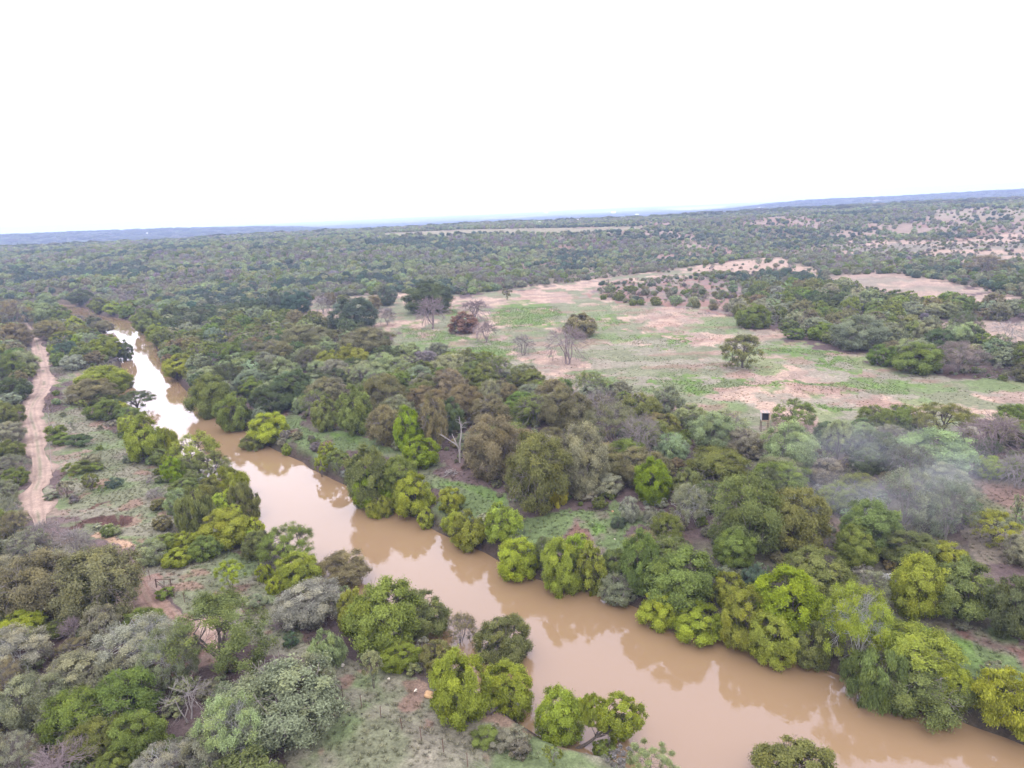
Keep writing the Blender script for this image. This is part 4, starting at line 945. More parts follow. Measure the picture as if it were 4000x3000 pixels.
('A2', 695, 995, 810, 1080, 'mesq', 'olive', 'small yellow-olive tree behind the front dark oak', FLD),
('A2', 1375, 1020, 1635, 1290, 'mauve', 'mauve', 'mauve leafless dome tree before the largest dark oak', FLD),
('A2', 1655, 1150, 1925, 1345, 'leafy', 'red', 'red-leaved low tree with green heart', FLD),
('A2', 1740, 1050, 2045, 1230, 'mauve', 'red', 'reddish sparse tree behind the red-leaved low tree', FLD),
('A2', 1865, 1230, 2085, 1410, 'mauve', 'mauve', 'small reddish bare tree right of the red-leaved tree', FLD),
('A2', 2120, 945, 2215, 1035, 'open', 'brown', 'small isolated tree near the sandy strip', FLD),
('A2', 1840, 1000, 1890, 1050, 'twig', 'brown', 'tiny bare bush at the back of the field', FLD),
('A3', 445, 1165, 745, 1375, 'leafy', 'brown', 'olive-gold round tree behind the big bare field tree', FLD),
('A3', 280, 1270, 650, 1600, 'mauve', 'mauve', 'big bare grey tree in mid field', FLD),
('A3', -10, 1340, 205, 1520, 'twig', 'brown', 'small bare tree left of the big bare field tree', FLD),
('A3', 1835, 1370, 2155, 1620, 'open', 'olive', 'lone leafy tree on the right of the field', FLD),
('A3', 885, 980, 975, 1055, 'leafy', 'green', 'round green bush on the sandy far edge of field', FLD),
('A3', 1005, 1040, 1080, 1095, 'leafy', 'green', 'left green bush of a pair on the sandy field edge', FLD),
('A3', 1075, 1035, 1150, 1092, 'leafy', 'green', 'right green bush of a pair on the sandy field edge', FLD),
('A3', 1035, 1005, 1110, 1055, 'leafy', 'teal', 'darker bush behind the pair of green bushes', FLD),
('A3', 1205, 1030, 1295, 1095, 'leafy', 'olive', 'olive bush right of the pair of green bushes', FLD),
('A3', 795, 905, 900, 985, 'leafy', 'pale', 'light green bush where the sandy path narrows', FLD),
('A3', 1355, 1005, 1475, 1085, 'mesq', 'pale', 'pale yellow-green bush on the shrubby rise', FLD),
('A3', 1465, 950, 1555, 1005, 'leafy', 'green', 'bright small bush on the shrubby rise', FLD),
('A3', 1375, 945, 1435, 990, 'leafy', 'teal', 'dark teal bush on the shrubby rise', FLD),
('A3', 1615, 950, 1680, 1000, 'leafy', 'dark', 'dark bush at the right of the shrubby rise', FLD),
('A3', 760, 995, 820, 1045, 'leafy', 'green', 'lowest small bush where the field meets the rise', FLD),
('A4', 1900, 1240, 2240, 1400, 'dead', 'grey', 'pale dead tree standing in the pink side field', FLD),
('A4', 1335, 1020, 1470, 1075, 'open', 'bright', 'flat-topped small tree at the front of the bare pink field', FLD),
('A4', 870, 1440, 1110, 1620, 'mesq', 'green', 'green rounded tree at the right corner of the field', FLD),
('A4', 1080, 1410, 1500, 1690, 'leafy', 'green', 'bright green clump at the right field corner', FLD),
('A4', 1480, 1430, 1850, 1690, 'haze', 'mauve', 'mauve bare thicket right of the bright green clump', FLD),
('A4', 570, 1180, 1000, 1490, 'mesq', 'grey', 'big grey-green tree jutting into the field', FLD),
('A4', 350, 1240, 600, 1400, 'leafy', 'green', 'deep green bushes left of the big grey-green tree', FLD),
('A4', 150, 1290, 320, 1380, 'mesq', 'green', 'low green bush at the field edge, left of the deep green bushes', FLD),
('A3', 1950, 1080, 2230, 1300, 'leafy', 'green', 'green clump where the scrub band meets the field', FLD),
('A4', 1740, 690, 2020, 810, 'haze', 'rust', 'rust-brown dome above the bare pink field', FLD),
]
for row in HAND:
    t, x0, y0, x1, y1, st, colr, lab, grp = row
    from_box(t, x0, y0, x1, y1, st, colr, lab, grp)
# ------------------------------------------------------------------ the leaning willow over the lower river
def leaning_willow():
    g = ground(*tp('C3', [(470, 1512)])[0]); d = float((g-EYE) @ fwd); mpp = d/FPX
    def off(cx, cy, dz=0):
        p = tp('C3', [(cx, cy), (470, 1512)]); th = R(37)
        return np.array([(p[0][0]-p[1][0])*mpp, dz, -(p[0][1]-p[1][1])*mpp/math.cos(th)])
    root = bpy.data.objects.new('leaning_willow_tree', None); COL.objects.link(root); root.location = g; root.empty_display_size = .5
    tag(root, 'leaning tree with curved dark trunk reaching out over the lower river', 'tree', NEARB)
    pts = np.array([off(430, 1520), off(520, 1508), off(610, 1470), off(700, 1410), off(790, 1350), off(850, 1310)]); pts[0, 2] -= .2
    P = catmull(pts, 4); B = [(P, np.linspace(.17, .07, len(P)))]
    rng = np.random.default_rng(4)
    ctr = off(810, 1300)
    for i in range(16):
        s = P[rng.integers(len(P)//2, len(P))]; e = ctr + np.clip(rng.normal(0, 1, 3), -1.1, 1.1)*np.array([1.5, 1.1, 1.2])
        m = (s+e)/2+rng.normal(0, .2, 3); t = np.linspace(0, 1, 5)[:, None]; B.append(((1-t)**2*s+2*t*(1-t)*m+t*t*e, np.linspace(.05, .015, 5)))
    V, F = tubes(B, .012); add('trunk', mesh('leaning_trunk', V, [F], [BARK]), root)
    for (c, rx, rz, v) in (((880, 1280), 1.9, 1.75, 0), ((660, 1240), 1.2, 1.35, 1), ((880, 1420), 1.1, .9, 2)):
        tm, cm = proto('willow' if v else 'leafy', 1, v); k = STY['willow' if v else 'leafy'][0]
        q = add('crown', cm, root); o = off(*c); q.location = (o[0], o[1]+.3*v, o[2]-k*rz); q.scale = (rx, rx*.8, rz); q.color = (*PAL['bright'], 1)
    TREES.append((g[0]+2, g[1], 5.5, root, 'willow', 'bright'))
leaning_willow()

# ------------------------------------------------------------------ dead snag
def snag():
    b = ground(*tp('B2', [(1762, 790)])[0]); d = float((b-EYE) @ fwd); mpp = d/FPX*.25
    th = math.atan2(CAM_H-b[2], math.hypot(b[0], b[1])); rng = np.random.default_rng(5)
    f = lambda x, y, dy=0: np.array([(x-1762)*mpp, dy, (790-y)*mpp/math.cos(th)])
    L_ = [([(1762, 800), (1766, 720), (1762, 660)], .19, .14, 0), ([(1766, 700), (1776, 620), (1784, 540), (1790, 480), (1785, 445), (1781, 408)], .16, .05, .4),
          ([(1762, 665), (1735, 628), (1700, 600), (1662, 570), (1630, 548), (1600, 525)], .14, .04, -.3), ([(1750, 640), (1738, 610), (1720, 575), (1713, 545)], .11, .06, .5),
          ([(1770, 690), (1766, 650), (1764, 615)], .1, .06, -.4), ([(1790, 490), (1806, 472), (1830, 458), (1846, 470)], .07, .02, .5), ([(1788, 500), (1806, 488), (1828, 490)], .06, .02, -.4),
          ([(1786, 460), (1768, 450), (1748, 438)], .05, .015, .2), ([(1784, 432), (1766, 422), (1748, 416)], .045, .015, -.2), ([(1789, 480), (1798, 455), (1800, 436)], .06, .02, .1),
          ([(1640, 553), (1618, 545), (1604, 552)], .05, .015, .3), ([(1660, 570), (1640, 580), (1622, 572)], .04, .012, -.4), ([(1625, 545), (1618, 520), (1628, 500)], .04, .012, .2), ([(1720, 610), (1700, 620), (1690, 632)], .04, .012, .6),
          ([(1650, 562), (1660, 540), (1670, 530)], .035, .01, -.3), ([(1830, 460), (1845, 448), (1858, 452)], .03, .01, .2), ([(1810, 486), (1832, 500), (1850, 512)], .035, .01, .4)]
    B = []
    for pts, ra, rb, dy in L_:
        P = np.array([f(x, y, dy*i/3) for i, (x, y) in enumerate(pts)]); P[1:] += rng.normal(0, .05, P[1:].shape); P = catmull(P, 3); B.append((P, np.linspace(ra, rb, len(P))*.92))
    V, F = tubes(B); o = add('dead_tree', mesh('snag_wood', V, [F], [WHITEWOOD])); o.location = b
    tag(o, 'white dead snag forked in two against the dark wood', 'dead tree', WOOD); TREES.append((b[0], b[1], 1.6, o, 'dead', 'grey'))
snag()

# ------------------------------------------------------------------ boxes and pipes for the built things
class MB:
    def __init__(s): s.V = []; s.F = []; s.n = 0
    def box(s, x0, x1, y0, y1, z0, z1):
        v = [(x, y, z) for x in (x0, x1) for y in (y0, y1) for z in (z0, z1)]
        f = [(0, 1, 3, 2), (4, 6, 7, 5), (0, 4, 5, 1), (2, 3, 7, 6), (0, 2, 6, 4), (1, 5, 7, 3)]
        s.V += v; s.F += [tuple(i+s.n for i in q) for q in f]; s.n += 8; return s
    def bar(s, a, b, r, m=6):
        V, F = tubes([(np.array([a, b], float), np.array([r, r]))], 0, (m, m)); s.V += [tuple(v) for v in V]; s.F += [tuple(int(i)+s.n for i in q) for q in F]; s.n += len(V); return s
    def build(s, name, mat, parent=None, smooth=False):
        return add(name, mesh(name, np.array(s.V), [np.array(s.F)], [mat], smooth=smooth), parent)

RUST = simple('rusty_steel', (.10, .06, .045), .8, .4, 8); WOODM = simple('weathered_wood', (.23, .17, .12), .9, .3, 10); PALEW = simple('pale_plywood', (.36, .36, .38), .8, .12, 4)
BLACK = simple('black_opening_shade', (.012, .013, .02), .9, .2, 5); TINM = simple('tin_roof', (.21, .195, .19), .95, .2, 3); TINR = simple('rusted_tin', (.28, .19, .17), .7, .3, 6); WIRE = simple('fence_wire', (.16, .14, .13), .6, .1, 3)  # BLACK paints the shade inside the blind's open front
ROCKT = simple('sandstone', (.34, .22, .12), .95, .3, 2.5, .6); ROCKP = simple('pale_limestone', (.52, .48, .40), .95, .25, 2.5, .6); CLOD = simple('dark_clod', (.03, .026, .024), .95, .3, 6)

def blind():
    g = ground(1651, 931); root = bpy.data.objects.new('hunting_blind', None); COL.objects.link(root); root.location = g; root.rotation_euler = (0, 0, R(-12)); root.empty_display_size = .5
    tag(root, 'raised box hunting blind on legs with tin roof at the field edge', 'hunting blind')
    w, dp, z0, z1 = .68, .72, 2.1, 3.5
    MB().box(-w, w, -dp, dp, z0-.1, z0).build('floor', WOODM, root)
    MB().box(-w, -w+.05, -dp, dp, z0, z1).build('side_wall', PALEW, root); MB().box(w-.05, w, -dp, dp, z0, z1).build('side_wall', WOODM, root)
    MB().box(-w+.05, w-.05, dp-.05, dp, z0, z1).build('back_wall', PALEW, root)
    MB().box(-w+.1, w-.1, -dp+.06, -dp+.09, z0+.14, z1-.05).build('opening_shade_panel', BLACK, root)  # black panel stands in for the shaded opening of the front
    fr = MB(); fr.box(-w+.05, -w+.12, -dp-.01, -dp+.05, z0, z1); fr.box(w-.13, w-.052, -dp-.01, -dp+.05, z0, z1); fr.box(-w+.12, w-.13, -dp-.01, -dp+.05, z0, z0+.12); fr.build('front_frame', WOODM, root)
    rf = MB(); rf.box(-w-.13, w+.13, -dp-.16, dp+.16, z1+.02, z1+.07); rf.build('roof', TINM, root)
    roofm = root.children[-1]
    for i, x in enumerate((-.62, 0.0, .62)):
        MB().box(x-.14, x+.14, -dp-.05, dp+.02, z1+.073, z1+.085).build('rust_strip', TINR, roofm)
    for x in (-w+.06, w-.06):
        for y in (-dp+.06, dp-.06): MB().bar((x*1.08, y*1.08, -.2), (x, y, z0-.1), .055).build('leg', RUST, root)
    ld = MB(); ld.bar((.12, -dp-.75, 0), (.12, -dp-.05, z0), .03); ld.bar((.62, -dp-.75, 0), (.62, -dp-.05, z0), .03)
    for k in range(6): t = (k+.7)/6.5; ld.bar((.12, -dp-.75+.7*t, z0*t), (.62, -dp-.75+.7*t, z0*t), .025)
    ld.build('ladder', WOODM, root)
    MB().bar((-w, -dp, .5), (w, -dp, .55), .03).build('cross_brace', RUST, root)
    TREES.append((g[0], g[1], 1.4, root, 'blind', ''))
blind()

def fence(name, label, pts, hgt=1.15):
    G = [ground(x, y) for x, y in pts]; root = bpy.data.objects.new(name, None); COL.objects.link(root); root.location = G[0]; root.empty_display_size = .5
    tag(root, label, 'fence'); rng = np.random.default_rng(3)
    tops = []
    for g in G:
        q = g-G[0]; l = rng.normal(0, .04, 2); p = MB().bar((q[0], q[1], q[2]-.3), (q[0]+l[0], q[1]+l[1], q[2]+hgt*rng.uniform(.92, 1.08)), .036, 5).build('post', RUST, root); tops.append(q)
    for zz in (.35, .7, 1.02):
        w = MB()
        for a, b in zip(tops[:-1], tops[1:]): w.bar(a+[0, 0, zz], b+[0, 0, zz], .012, 3)
        w.build('wire', WIRE, root)
FL = tp('C1', [(1128, 40), (1172, 88), (1220, 132)]) + tp('C1', [(1330, 215), (1418, 285), (1498, 318)]) + tp('C2', [(190, 792), (305, 842), (500, 960), (705, 1095), (858, 1170), (1012, 1255), (1187, 1348), (1342, 1432), (1520, 1530), (1715, 1650), (1900, 1760)])
fence('wire_fence', 'long wire fence of thin rusty posts crossing the near meadow', FL)
fence('wire_fence', 'short wire fence of thin posts along the right side of the dirt road', tp('B1', [(428, 330), (427, 400), (427, 480), (430, 560), (434, 640), (440, 760), (455, 900)]))

def brace():
    a = ground(*tp('C1', [(1270, 195)])[0]); b = ground(*tp('C1', [(1388, 190)])[0]); root = bpy.data.objects.new('pipe_brace', None); COL.objects.link(root); root.location = a; root.empty_display_size = .5
    tag(root, 'rusty pipe fence brace standing alone beside the red track', 'fence brace'); q = b-a
    MB().bar((0, 0, -.3), (0, 0, 1.05), .07).build('post', RUST, root); MB().bar((q[0], q[1], q[2]-.3), (q[0], q[1], q[2]+1.0), .055).build('post', RUST, root)
    MB().bar((0, 0, .98), (q[0], q[1], q[2]+.95), .045).build('rail', RUST, root); MB().bar((0, 0, .9), (q[0]*.5, q[1]*.55, .05), .03).build('diagonal', RUST, root)
brace()

def rock(t, x, y, w, mat, label, name='rock', grp=None):
    (px, py), = tp(t, [(x, y)]); g = ground(px, py); mpp = float((g-EYE) @ fwd)/FPX; r = w*T[t][2]*mpp/2
    rng = np.random.default_rng(int(x*7+y)); nu, nv = 12, 8
    V = []
    for j in range(nv+1):
        for i in range(nu):
            a, b = 2*math.pi*i/nu, math.pi*j/nv; V.append((math.sin(b)*math.cos(a), math.sin(b)*math.sin(a), math.cos(b)))
    V = np.array(V); n = fbm(V[:, 0]*1.6+x, V[:, 1]*1.6+V[:, 2]*1.9+y, 3, 3); V = V*(.7+.6*n)[:, None]
    cut = unit(rng.normal(0, 1, (5, 3)))
    for c in cut: dd = V @ c; V = V - np.maximum(dd-.72, 0)[:, None]*c
    V = V*np.array([1.0, .8, .75])*r
    F = [(j*nu+i, j*nu+(i+1) % nu, (j+1)*nu+(i+1) % nu, (j+1)*nu+i) for j in range(nv) for i in range(nu)]
    o = add(name, mesh(name, V, [np.array(F)[:, ::-1]], [mat], smooth=False)); o.location = g + [0, 0, r*.3]; o.rotation_euler = (0, 0, rng.uniform(0, 6)); tag(o, label, 'rock', grp)
rock('C2', 1408, 1080, 90, ROCKT, 'big orange sandstone boulder at the foot of the large rounded tree', 'boulder')
rock('C2', 1295, 1037, 34, ROCKP, 'small white stone in grass left of the orange boulder')
rock('C2', 1482, 1195, 52, ROCKP, 'pale rock on the bank below the orange boulder')
rock('C2', 1540, 1266, 40, ROCKP, 'pale rock lowest on the bank under the large rounded tree')
rock('C2', 1075, 940, 26, ROCKP, 'small pale stone by the slender pale young tree')
rock('C2', 700, 835, 42, ROCKP, 'flat pale stone right of the pale green lone tree')
rock('B3', 886, 1452, 16, ROCKP, 'tiny white stone in the clearing behind the far bank')
rock('B3', 868, 1215, 26, ROCKT, 'reddish upright stump-like rock in the litter clearing')
for (x, y, w), lab in zip([(760, 1236, 20), (857, 1222, 18), (708, 1293, 26), (1086, 1363, 22), (1080, 1395, 14), (862, 1420, 16), (795, 1195, 12), (665, 1115, 16), (830, 1592, 16), (855, 995, 16)],
                          ['above the meadow middle', 'beside the fence base', 'nearest the grey-green oak', 'right in the meadow', 'just under the right one', 'in mid meadow', 'highest in the group', 'at the oak crown tip', 'lowest on the meadow', 'by the pale young tree']):
    rock('C2', x, y, w, CLOD, 'dark clod lying in the near meadow grass, ' + lab, 'clod', 'dark clods in the near meadow')

def sticks(t, x, y, w, h, n, mat, name, label, cat, seed, rad=.03):
    (px, py), (qx, qy) = tp(t, [(x, y), (x+w, y)]); g = ground(px, py); mpp = float((g-EYE) @ fwd)/FPX; W2 = (qx-px)*mpp
    rng = np.random.default_rng(seed); B = []
    for i in range(n):
        c = np.array([rng.normal(0, .28)*W2, rng.normal(0, .22)*W2, 0]); a = rng.uniform(0, 6.28); l = rng.uniform(.25, .6)*W2
        hh = h*math.exp(-(c[0]**2+c[1]**2)/(W2*.3)**2)
        z = rng.uniform(.02, .1+hh); p = c+[math.cos(a)*l/2, math.sin(a)*l/2, z+rng.normal(0, .1)]; q = c-[math.cos(a)*l/2, math.sin(a)*l/2, -z+rng.normal(0, .1)]
        m = (p+q)/2+rng.normal(0, .08, 3)*l; s = np.linspace(0, 1, 5)[:, None]; B.append(((1-s)**2*p+2*s*(1-s)*m+s*s*q, np.linspace(rad, rad*.4, 5)*rng.uniform(.6, 1.3)))
    V, F = tubes(B, 0, (5, 4)); V[:, 2] = np.maximum(V[:, 2], .0)
    o = add(name, mesh(name, V, [F], [mat])); o.location = g; tag(o, label, cat)
sticks('C2', 205, 520, 230, .9, 120, MAUVEBARK, 'brush_pile', 'heap of grey dead branches above the round blue-green bush', 'brush pile', 1)
sticks('B2', 1690, 885, 130, .5, 45, WHITEWOOD, 'fallen_branches', 'pale fallen branches on the grass below the dead snag', 'branches', 2, .05)
sticks('B3', 770, 1185, 120, .5, 60, BARK, 'brush_pile', 'dark stick heap in the litter clearing', 'brush pile', 3, .04)
sticks('B4', 2090, 75, 200, .6, 22, WHITEWOOD, 'fallen_branches', 'white fallen branches at the right field edge', 'branches', 4, .09)
sticks('C4', 970, 150, 130, .9, 60, LICHEN, 'brush_pile', 'grey tangled branch heap left of the light green full tree', 'brush pile', 6, .05)
sticks('C4', 860, 380, 130, .4, 40, WHITEWOOD, 'fallen_branches', 'bleached driftwood behind the pale white-branched tree', 'branches', 7, .05)
sticks('B1', 700, 255, 260, .5, 60, BARK, 'brush_pile', 'dark line of brush across the road edge at the meadow head', 'brush pile', 8, .06)

# ------------------------------------------------------------------ farm roofs far away
WHITEP = simple('white_paint', (.8, .8, .8), .6, .05, 2); GREYR = simple('pale_roof', (.7, .72, .75), .4, .05, 2)
FARM = [((1165, 484), 34, 'white farm shed nearest to the plateau wood'), ((1325, 460), 60, 'white farm roof in the pale far fields'), ((1376, 464.5), 46, 'long white farm shed right of the nearest shed'), ((1180, 460), 44, 'white farm roof left in the blue distance'),
        ((1640, 450), 36, 'white roof below the dark right ridge'), ((1248, 477), 26, 'white farm shed at the plateau wood edge'), ((1224, 473), 40, 'low white shed in the blue plain'), ((318, 505), 22, 'small white roof in the far left woods')]
for (p, w, lab) in FARM:
    g = ground(*p); s = max(.5, min(2.2, float((g-EYE) @ fwd)/2600)); w = w*.26*s; d, h = w*.45, w*.12+2.2
    root = bpy.data.objects.new('farm_shed', None); COL.objects.link(root); root.location = g; root.rotation_euler = (0, 0, RNG.uniform(-.4, .4)); root.empty_display_size = .5
    tag(root, lab, 'shed', 'white farm roofs in the far plain')
    MB().box(-w/2, w/2, -d/2, d/2, -1, h).build('wall', WHITEP, root)
    V = [(-w/2-.5, -d/2-.5, h+.05), (w/2+.5, -d/2-.5, h+.05), (w/2+.5, d/2+.5, h+.05), (-w/2-.5, d/2+.5, h+.05), (-w/2-.5, 0, h+d*.3), (w/2+.5, 0, h+d*.3)]
    me = mesh('roof', V, [np.array([(0, 1, 5, 4), (2, 3, 4, 5), (0, 3, 2, 1)]), np.array([(0, 4, 3), (1, 2, 5)])], [GREYR], smooth=False); add('roof', me, root)

# ------------------------------------------------------------------ the rest of the woods
F1 = [(155, 652), (620, 640), (620, 690), (720, 690), (850, 758), (1030, 785), (1181, 845), (1331, 850), (1456, 905), (1640, 935), (1860, 928), (2212, 915), (2700, 930), (2700, 1300), (2212, 1040), (2075, 1055), (2100, 1200),
      (1930, 1250), (1900, 1340), (1750, 1300), (1540, 1290), (1340, 1220), (1310, 1110), (1060, 1110), (990, 1010), (940, 990), (800, 960), (600, 885), (540, 905), (480, 900), (410, 850), (350, 780), (310, 710), (210, 672)]
F2 = [[(-900, 560), (20, 640), (100, 668), (135, 692), (185, 718), (225, 748), (232, 790), (200, 800), (155, 790), (112, 770), (88, 720), (62, 690), (52, 690), (68, 740), (78, 790), (60, 850), (40, 890), (48, 960), (55, 1050), (30, 1120), (-900, 1130)],
      [(-900, 1130), (30, 1120), (60, 1150), (170, 1170), (230, 1230), (290, 1290), (330, 1400), (480, 1420), (620, 1480), (720, 1560), (700, 1800), (-900, 1900)]]
F4 = [(1540, 600), (1620, 575), (2700, 500), (2700, 900), (2084, 815), (1946, 800), (1871, 758), (1809, 753), (1751, 733), (1659, 710), (1618, 704), (1581, 668), (1640, 648)]
OPEN = [FIELD, FIELD2, FIELD3, FIELD4] + BENCH + MEADOW
def density(px, py, r, x, y):
    d = np.where(r > 345, .97, 0.0); az = np.arctan2(x, np.maximum(y, 1))
    n = fbm(x/55, y/55, 81, 4)
    d = np.where((r > 345) & (az > .0), d*np.where(n > .52, .5, 1), d); d = np.where((r > 345) & (n > .60) & (az > .2), .3, d)
    f = inpoly(px, py, F1) | inpoly(px, py, F2[0]) | inpoly(px, py, F2[1]); d = np.where(f, 1, d)
    d = np.where(inpoly(px, py, F4), .93, d)
    for q in OPEN: d = np.where(inpoly(px, py, q), 0, d)
    d = np.where(inpoly(px, py, FIELD5), .22, d); d = np.where(inpoly(px, py, SANDY), np.where(fbm(x/38, y/60, 87, 3) > .52, .8, .10), d); d = np.where(inpoly(px, py, SANDY2), .10, d); d = np.where(inpoly(px, py, SHRUBBY), .40, d)
    for q in REDPATCH: d = np.where(inpoly(px, py, q), 0, d)
    return d
def scatter(r0, r1, sp, rng, amax=R(50)):
    n = int(2*r1*math.sin(amax)/sp); gx, gy = np.meshgrid(np.arange(-n//2, n//2+1)*sp, np.arange(r0*math.cos(amax)*.6, r1, sp))
    x = gx.ravel()+rng.uniform(-.48, .48, gx.size)*sp; y = gy.ravel()+rng.uniform(-.48, .48, gx.size)*sp; r = np.hypot(x, y)
    m = (r > r0) & (r < r1) & (np.abs(np.arctan2(x, y)) < amax); return x[m], y[m], r[m]
rng = np.random.default_rng(21)
TX = np.array([(t[0], t[1], t[2]) for t in TREES] + [(lambda g: (g[0], g[1], 4.5))(ground(1651, yy)) for yy in (931, 948, 970)])
RSEG = [(RC, 3.0), (TC, 2.6)]
def clear(x, y, rad, marg=.8):
    ok = np.ones(len(x), bool)
    for a, b, c in TX: ok &= (x-a)**2+(y-b)**2 > ((c+rad)*marg)**2
    m = np.hypot(x, y) < 620; d = np.full(len(x), 99.); d[m] = river_d(x[m], y[m]); ok &= d > 1.5+rad*.2
    for P, w in RSEG: ok &= segdist(x, y, P) > w+rad*.4
    return ok
RIVPX = far_bank[4:-3] + near_bank[:10:-1] + near_vis[::-1]
def hides_river(x, y, zt, r):
    a, b, _ = project(np.stack([x, y, zt], -1)); return inpoly(a, b, RIVPX) & (r > 190)
x, y, r = (np.concatenate(q) for q in zip(scatter(45, 350, 5.6, rng), scatter(350, 1250, 4.7, rng))); z = height(x, y)
px, py, dep = project(np.stack([x, y, z], -1)); dn = density(px, py, r, x, y)
keep = rng.random(len(x)) < dn; x, y, z, r, px, py = (a[keep] for a in (x, y, z, r, px, py))
near = r < 350; az = np.arctan2(x, y)
rad = np.where(near, rng.uniform(2.0, 3.7, len(x)), rng.uniform(1.3, 2.9, len(x))*np.where(az > .05, .8, 1)*np.where(rng.random(len(x)) < .25, .6, 1))
rad = np.where(inpoly(px, py, SANDY), rad*.8, np.where(inpoly(px, py, SHRUBBY), rad*.6, rad))
ok = clear(x, y, rad) & ~hides_river(x, y, z+rad*1.7, r); x, y, z, r, px, py, rad, near, az = (a[ok] for a in (x, y, z, r, px, py, rad, near, az))
hgt = rad*rng.uniform(.62, .95, len(x))
# bushes crowding both water's edges between the bigger trees
eb = []
for Q, sgn, cols in ((NB, -1, ['ygreen', 'olive', 'bright', 'olive']), (FB, 1, ['olive', 'brown', 'bright', 'grey'])):
    t_ = np.gradient(Q, axis=0); n_ = unit(np.stack([-t_[:, 1], t_[:, 0]], -1))*sgn
    L_ = np.concatenate([[0], np.cumsum(np.linalg.norm(np.diff(Q, axis=0), axis=1))])
    for u in np.arange(2, L_[-1], 2.6 if sgn < 0 else 4.2):
        o_ = rng.uniform(.6, 3.6); bx = np.interp(u, L_, Q[:, 0]+n_[:, 0]*o_); by = np.interp(u, L_, Q[:, 1]+n_[:, 1]*o_); br = rng.uniform(.9, 1.9)
        if math.hypot(bx, by) > 350 or (sgn < 0 and not 88 < math.hypot(bx, by) < 200) or np.any((TX[:, 0]-bx)**2+(TX[:, 1]-by)**2 < (TX[:, 2]*.72)**2): continue
        bp = project(np.array([bx, by, -1.5]))
        if any(inpoly(np.array([bp[0]]), np.array([bp[1]]), q)[0] for q in BENCH[:2]) and rng.random() < .7: continue
        eb.append((bx, by, br, cols[rng.integers(4)]))
EX, EY, ER = (np.array([e[i] for e in eb]) for i in range(3)); EZ = height(EX, EY); epx, epy, _ = project(np.stack([EX, EY, EZ], -1))
x, y, z, r, rad = np.r_[x, EX], np.r_[y, EY], np.r_[z, EZ], np.r_[r, np.hypot(EX, EY)], np.r_[rad, ER]
px, py, near, az, hgt = np.r_[px, epx], np.r_[py, epy], np.r_[near, EX < 1e9], np.r_[az, np.arctan2(EX, EY)], np.r_[hgt, ER*1.05]
# hue: patches of one kind, then single plants
pn = fbm(x/45, y/45, 55, 3)+.05+rng.normal(0, .09, len(x))
names_near = ['grey', 'olive', 'brown', 'olive', 'green', 'grey', 'pale', 'dark']; names_far = ['grey', 'mauve', 'grey', 'green', 'pale', 'pale', 'grey', 'teal']
qi = np.clip(((pn-.25)/.5*8).astype(int), 0, 7)
cn = np.where(near, np.array(names_near)[qi], np.array(names_far)[qi]).astype('<U8')
stl = np.array(['mesq', 'leafy', 'mesq', 'haze', 'mesq', 'leafy', 'mesq', 'mesq'])[rng.integers(0, 8, len(x))]
stl = np.where(cn == 'mauve', 'haze', stl); stl = np.where((stl == 'twig') & (rng.random(len(x)) < .5), 'mesq', stl)
cn[-len(eb):] = [e[3] for e in eb]; stl[-len(eb):] = np.where(rng.random(len(eb)) < .75, 'leafy', 'mesq')
size_px = rad/np.sqrt(x*x+y*y+CAM_H**2)*FPX
inview = (px > -30) & (px < 2242) & (py > 380) & (py < 1750)
order = np.argsort(-np.where(inview, size_px, 0)); IND = order[:150]; ind = np.zeros(len(x), bool); ind[IND] = True
LM = [('white dead snag', 'white dead snag'), ('hunting blind', 'box hunting blind'), ('huge dark olive dome', 'huge dark olive dome with'), ('tall vivid green tree', 'tall vivid green tree left'), ('massive pale-olive tree', 'massive pale-olive tree dom'), ('bright lime bank tree', 'bright lime tree on the far bank'),
      ('dark green hollow tree', 'dark green tree over a shadowed'), ('tall grey-olive dome', 'tall grey-olive dome'), ('solitary bright green tree', 'solitary bright green tree in'), ('front dark oak', 'dark blue-green oak at the front'), ('leftmost field oak', 'oak, leftmost of'), ('tall pale road-end tree', 'tall pale tree above the road end'),
      ('bright tree by white reflection', 'bright rounded tree over the white'), ('big grey-green field-edge tree', 'big grey-green tree jutting'), ('dead white-limbed tree', 'dead white-limbed tree in'), ('large pale bare tree', 'large pale bare tree at'), ('wide olive-brown corner dome', 'wide olive-brown dome at the field'), ('wide grey smoke tree', 'wide grey bare tree inside'),
      ('big dark dome behind the bench', 'big dark green dome at the back'), ('vivid green dome tree', 'vivid green dome tree, br'), ('bright right-corner clump', 'bright green clump at the right'), ('rusty road-head tree', 'rusty olive tree right of'), ('dark far-river tree', 'dark green tree at the far end')]
LMP = []
for s_, key in LM:
    for t in TREES:
        if t[3].get('label', '').find(key) >= 0: LMP.append((s_, t[0], t[1])); break
ADJ = {'ygreen': 'yellow-green', 'bright': 'light green', 'mauve': 'mauve twiggy', 'brown': 'olive-brown', 'olive': 'olive', 'green': 'mid-green', 'grey': 'grey-green', 'pale': 'pale green', 'dark': 'dark green', 'teal': 'blue-green', 'rust': 'rusty'}
ORD = ['nearest', 'second nearest', 'third nearest', 'fourth nearest', 'fifth nearest', 'sixth nearest', 'seventh nearest', 'eighth nearest', 'ninth nearest', 'tenth nearest', 'eleventh nearest', 'twelfth nearest']
info = {}
